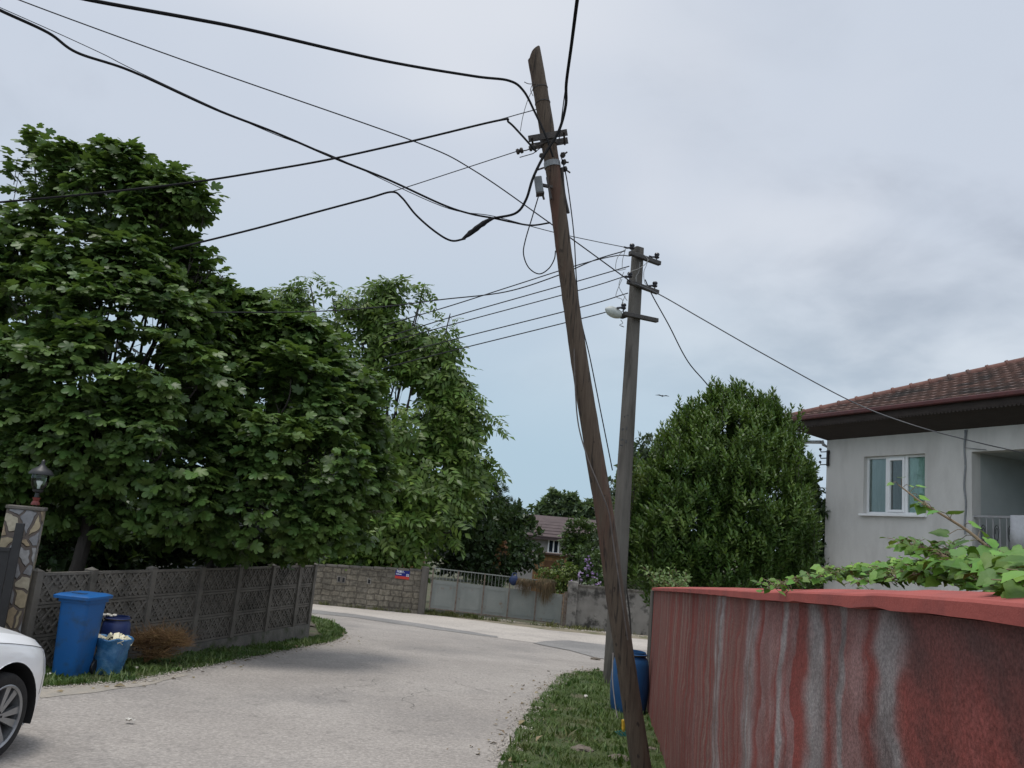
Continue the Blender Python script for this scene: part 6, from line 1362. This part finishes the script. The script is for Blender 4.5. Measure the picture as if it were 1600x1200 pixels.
# laurel in front of the grey house
ld_ = 16.2
b4 = blobs_px([(1130, 655, ld_, 45), (1170, 665, ld_, 50), (1210, 690, ld_, 45), (1085, 685, ld_, 45), (1050, 720, ld_, 42), (1150, 720, ld_ - .5, 85), (1218, 740, ld_ - .2, 50), (1243, 755, ld_, 28), (1090, 760, ld_ - .5, 75), (1020, 765, ld_, 48), (1000, 800, ld_ + .1, 45), (1180, 800, ld_ - .7, 85), (1232, 810, ld_ - .2, 46), (1252, 845, ld_, 26),
               (1070, 830, ld_ - .6, 75), (1005, 850, ld_, 50), (1140, 870, ld_ - .7, 80), (1215, 875, ld_ - .4, 58), (1050, 895, ld_ - .4, 60), (1122, 628, ld_, 18), (1150, 622, ld_, 17), (1205, 650, ld_, 17), (1183, 640, ld_, 15), (1088, 655, ld_, 20), (1262, 735, ld_, 14), (1060, 680, ld_, 18), (980, 880, ld_ + .2, 35), (1252, 900, ld_, 30)])
q4 = P(1125, 960, ld_); rng = np.random.default_rng(51)
lau = thing('laurel_bush', 'big dense dark green laurel bush in front of the grey house', 'bush', gpt(q4))
p, u, i = blob_points(b4, 6400, rng, .36, .12, 1.6, 3); 
ext = [P(x, y - 9, ld_ + rng.uniform(-.2, .2)) for x, y in [(1122, 612), (1130, 622), (1128, 640), (1148, 612), (1150, 628), (1158, 640), (1185, 630), (1206, 632), (1207, 650), (1190, 655), (1100, 640), (1085, 650), (1070, 655), (1058, 668), (1045, 680), (1265, 725), (1258, 742), (1252, 728), (1244, 708), (1272, 748), (1195, 640), (1160, 618), (1140, 632), (1218, 640), (1075, 645), (1062, 655), (1092, 632), (1035, 690), (1232, 672), (1240, 690), (1228, 668), (1222, 655), (1172, 640), (1112, 635), (1030, 700), (1020, 715)]]
rs_ = np.random.default_rng(77); ext += [c + Vector((r * rs_.uniform(-.75, .75), r * rs_.uniform(-.6, .1), 0)) + Vector((0, 0, r * rs_.uniform(.80, 1.18))) for c, r in b4[:24] for _ in range(5)]
mb = MB(); limbs(mb, gpt(q4), P(1125, 880, ld_), b4, rng, .10, p, i, 4); 
for e in ext: mb.tube([e - Vector((0, 0, .5)), e + Vector((0, 0, .05))], .005, 4)
mb.build('trunk', M['darkbark'], lau, smooth=True)
lp, ld, lu = [], [], []
allp = [(Vector(a), Vector(b)) for a, b in zip(p, u)] + [(e, Vector((0, 0, 1))) for e0 in ext for e in (e0, e0 - Vector((.03, 0, .17)), e0 - Vector((-.04, 0, .33)))]
for a, b in allp:
    ax_ = (b * .45 + Vector((0, 0, .9)) + Vector(rng.normal(size=3) * .18)).normalized(); x_, y_, _z = basis(ax_); ln = .16
    for k in range(13):
        an = k * 2.4; t = k / 13; o = x_ * math.cos(an) + y_ * math.sin(an); lp.append(a + ax_ * (t - .5) * ln * 1.6 + o * .012); d = o * (.95 - .65 * t) + ax_ * (.35 + .75 * t); ld.append(d); lu.append(ax_ - o * .35)
n = len(lp); scatter('crown', *leaf4(.23, .06, .10), np.array(lp), np.array(ld), np.array(lu), rng.uniform(.075, .13, n), M['laurel'], lau)
# small yellowish climber on the concrete pole and the tree behind the laurel
def bushy(name, label, cat, bl, base, seed, n, size, m, group=None, wd_=.28, spray=7, shell=.35, gap=0., r=.05, bark=None, droop=.0, outw=.8, flat=1., gf=1.2, ntips=4):
    base = Vector(base); top = max((b[0] for b in bl), key=lambda v: v.z); c = sum((b[0] for b in bl), Vector()) / len(bl)
    return tree(name, label, cat, base, base.lerp(c, .5), bl, seed, r, n, spray_t(spray, wd_, .8, seed), m, bark or M['darkbark'], size, shell, gap, gf, 1, droop, outw, group, flat, ntips, jitter=.0)
M['lime2'] = foliage_mat('yellow_green_leaf', (.09, .13, .03), (.13, .17, .04), .25); M['mid'] = foliage_mat('mid_green_leaf', (.050, .088, .028), (.075, .115, .038), .2); M['deep'] = foliage_mat('deep_green_leaf', (.030, .056, .021), (.048, .080, .028), .16)
M['hazy'] = foliage_mat('hazed_green_leaf', (.085, .125, .065), (.11, .15, .08), .2); M['grey_gr'] = foliage_mat('grey_green_leaf', (.055, .078, .05), (.08, .105, .065), .2); M['red_gr'] = foliage_mat('rust_leaf', (.14, .065, .03), (.20, .09, .04), .2)  # hazy: distance haze put into a paler leaf colour
bushy('climbing_plant', 'yellowish climber clinging to the concrete pole beside the laurel', 'climber', blobs_px([(985, 735, 14.9, 22), (972, 748, 14.8, 12), (990, 760, 14.9, 20), (978, 790, 14.9, 18), (968, 760, 14.7, 8)]), gpt(P(985, 950, 15.0)), 61, 150, .085, M['lime2'], r=.02)
G1 = 'trees beyond the far walls'
bushy('small_tree', 'fine leaved tree showing between the concrete pole and the laurel', 'tree', blobs_px([(1010, 700, 33, 22), (1000, 730, 33, 30), (1030, 720, 33, 25), (1000, 790, 33, 50), (960, 760, 34, 12), (962, 800, 34, 30), (965, 850, 34, 40)]), gpt(P(1000, 930, 33)), 62, 1000, .23, M['grey_gr'], G1)
bushy('conifer', 'dark spindly conifer top right of the walnut crown', 'conifer', blobs_px([(767, 757, 40, 8), (780, 755, 40, 6), (768, 775, 40, 14), (782, 780, 40, 14), (770, 800, 40, 24), (790, 805, 40, 22), (775, 840, 40, 40), (768, 870, 40, 40)]), gpt(P(775, 940, 40)), 63, 1100, .28, M['deep'], G1, wd_=.09, spray=14, flat=1.2)
bushy('small_tree', 'dark small tree behind the barred part of the gate', 'tree', blobs_px([(735, 800, 35, 34), (770, 830, 35, 36), (800, 815, 35, 26), (815, 800, 35, 12), (820, 835, 35, 26), (790, 860, 34.5, 36), (745, 860, 34, 40), (825, 870, 34.5, 22), (775, 890, 34, 26), (715, 860, 34, 32), (700, 880, 34, 20), (800, 885, 34, 20)]), gpt(P(780, 950, 35)), 64, 1500, .24, M['deep'], G1, gap=.15, gf=.9)
bushy('flowering_shrub', 'small rust red leaved shrub behind the bars of the gate', 'shrub', blobs_px([(783, 862, 33.4, 9), (790, 852, 33.4, 6), (780, 885, 33.2, 8)]), gpt(P(785, 940, 33.3)), 65, 22, .13, M['red_gr'], r=.02)
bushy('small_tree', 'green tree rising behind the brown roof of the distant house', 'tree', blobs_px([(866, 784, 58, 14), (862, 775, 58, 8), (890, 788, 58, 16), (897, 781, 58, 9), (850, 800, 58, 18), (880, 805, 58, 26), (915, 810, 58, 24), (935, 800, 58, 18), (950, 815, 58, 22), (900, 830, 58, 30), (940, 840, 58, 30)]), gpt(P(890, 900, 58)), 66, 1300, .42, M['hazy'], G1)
bushy('small_tree', 'sparse twiggy tree right of the distant window', 'tree', blobs_px([(905, 830, 37, 22), (890, 850, 37, 16), (915, 860, 37, 24), (900, 880, 36.5, 24), (925, 890, 36.5, 20), (880, 890, 36, 14), (930, 835, 37, 16)]), gpt(P(905, 940, 36.8)), 67, 760, .20, M['mid'], G1, gap=.25)
bushy('shrub', 'bright leafy shrub just behind the narrow gate leaf', 'shrub', blobs_px([(868, 905, 31.5, 14), (880, 912, 31.5, 12), (862, 918, 31.4, 9), (850, 898, 31.6, 10), (890, 895, 31.8, 12)]), gpt(P(872, 960, 31.6)), 68, 170, .17, M['lime2'], r=.02)
fl = bushy('flowering_shrub', 'tall shrub with purple flowers behind the rendered wall', 'shrub', blobs_px([(920, 895, 32, 18), (935, 880, 32, 18), (915, 870, 32.2, 16), (945, 905, 31.5, 14), (930, 915, 31, 12), (960, 900, 31.5, 20), (985, 905, 31.5, 18)]), gpt(P(930, 970, 31.8)), 69, 420, .17, M['mid'], r=.03)
rng = np.random.default_rng(70); pp, uu, ii = blob_points(blobs_px([(918, 874, 31.6, 5), (919, 887, 31.4, 8), (926, 899, 31.2, 10), (908, 897, 31.3, 8), (936, 915, 29.9, 4), (932, 908, 30.4, 6), (900, 905, 31.2, 8)]), 44, rng, .2)
M['lilac'] = mat('purple_petal', (.22, .12, .32), (.36, .27, .42), 2, .7, island=.3, trans=.2); scatter('blossom', *spray_t(8, .5, .7, 5), pp, uu + np.array([0, 0, .3]), np.tile([[0, -.3, 1.]], (44, 1)) + rng.normal(size=(44, 3)) * .4, rng.uniform(.03, .07, 44), M['lilac'], fl)
# dark undergrowth behind the lattice fence and behind the laurel
GU = 'undergrowth behind the lattice fence'
for k, (x, y, d, r, lab) in enumerate(((40, 815, 13.8, 75, 'dark undergrowth behind the stone gate pillar'), (160, 845, 15.5, 55, 'dark undergrowth behind the fence above the wheelie bin'), (235, 835, 16.5, 50, 'dark undergrowth behind the fence above the dead bush'), (345, 800, 17.0, 62, 'dark undergrowth behind the fence under the second fig tree'), (430, 840, 18, 50, 'dark undergrowth behind the far end of the lattice fence'))):
    bushy('undergrowth_shrub', lab, 'shrub', blobs_px([(x, y, d, r), (x - r * .6, y + r * .3, d, r * .7), (x + r * .6, y + r * .3, d, r * .7), (x, y + r * .7, d, r * .8)]), gpt(P(x, y + 90, d)), 80 + k, 560, .22, M['deep'], GU, r=.04, ntips=3)
bushy('shrub', 'dark shrub filling the gap between the laurel and the grey house', 'shrub', blobs_px([(1268, 800, 18.5, 40), (1262, 850, 18.5, 45), (1278, 890, 18.5, 45), (1255, 760, 18.6, 26)]), gpt(P(1270, 980, 18.5)), 90, 650, .15, M['deep'], r=.05)
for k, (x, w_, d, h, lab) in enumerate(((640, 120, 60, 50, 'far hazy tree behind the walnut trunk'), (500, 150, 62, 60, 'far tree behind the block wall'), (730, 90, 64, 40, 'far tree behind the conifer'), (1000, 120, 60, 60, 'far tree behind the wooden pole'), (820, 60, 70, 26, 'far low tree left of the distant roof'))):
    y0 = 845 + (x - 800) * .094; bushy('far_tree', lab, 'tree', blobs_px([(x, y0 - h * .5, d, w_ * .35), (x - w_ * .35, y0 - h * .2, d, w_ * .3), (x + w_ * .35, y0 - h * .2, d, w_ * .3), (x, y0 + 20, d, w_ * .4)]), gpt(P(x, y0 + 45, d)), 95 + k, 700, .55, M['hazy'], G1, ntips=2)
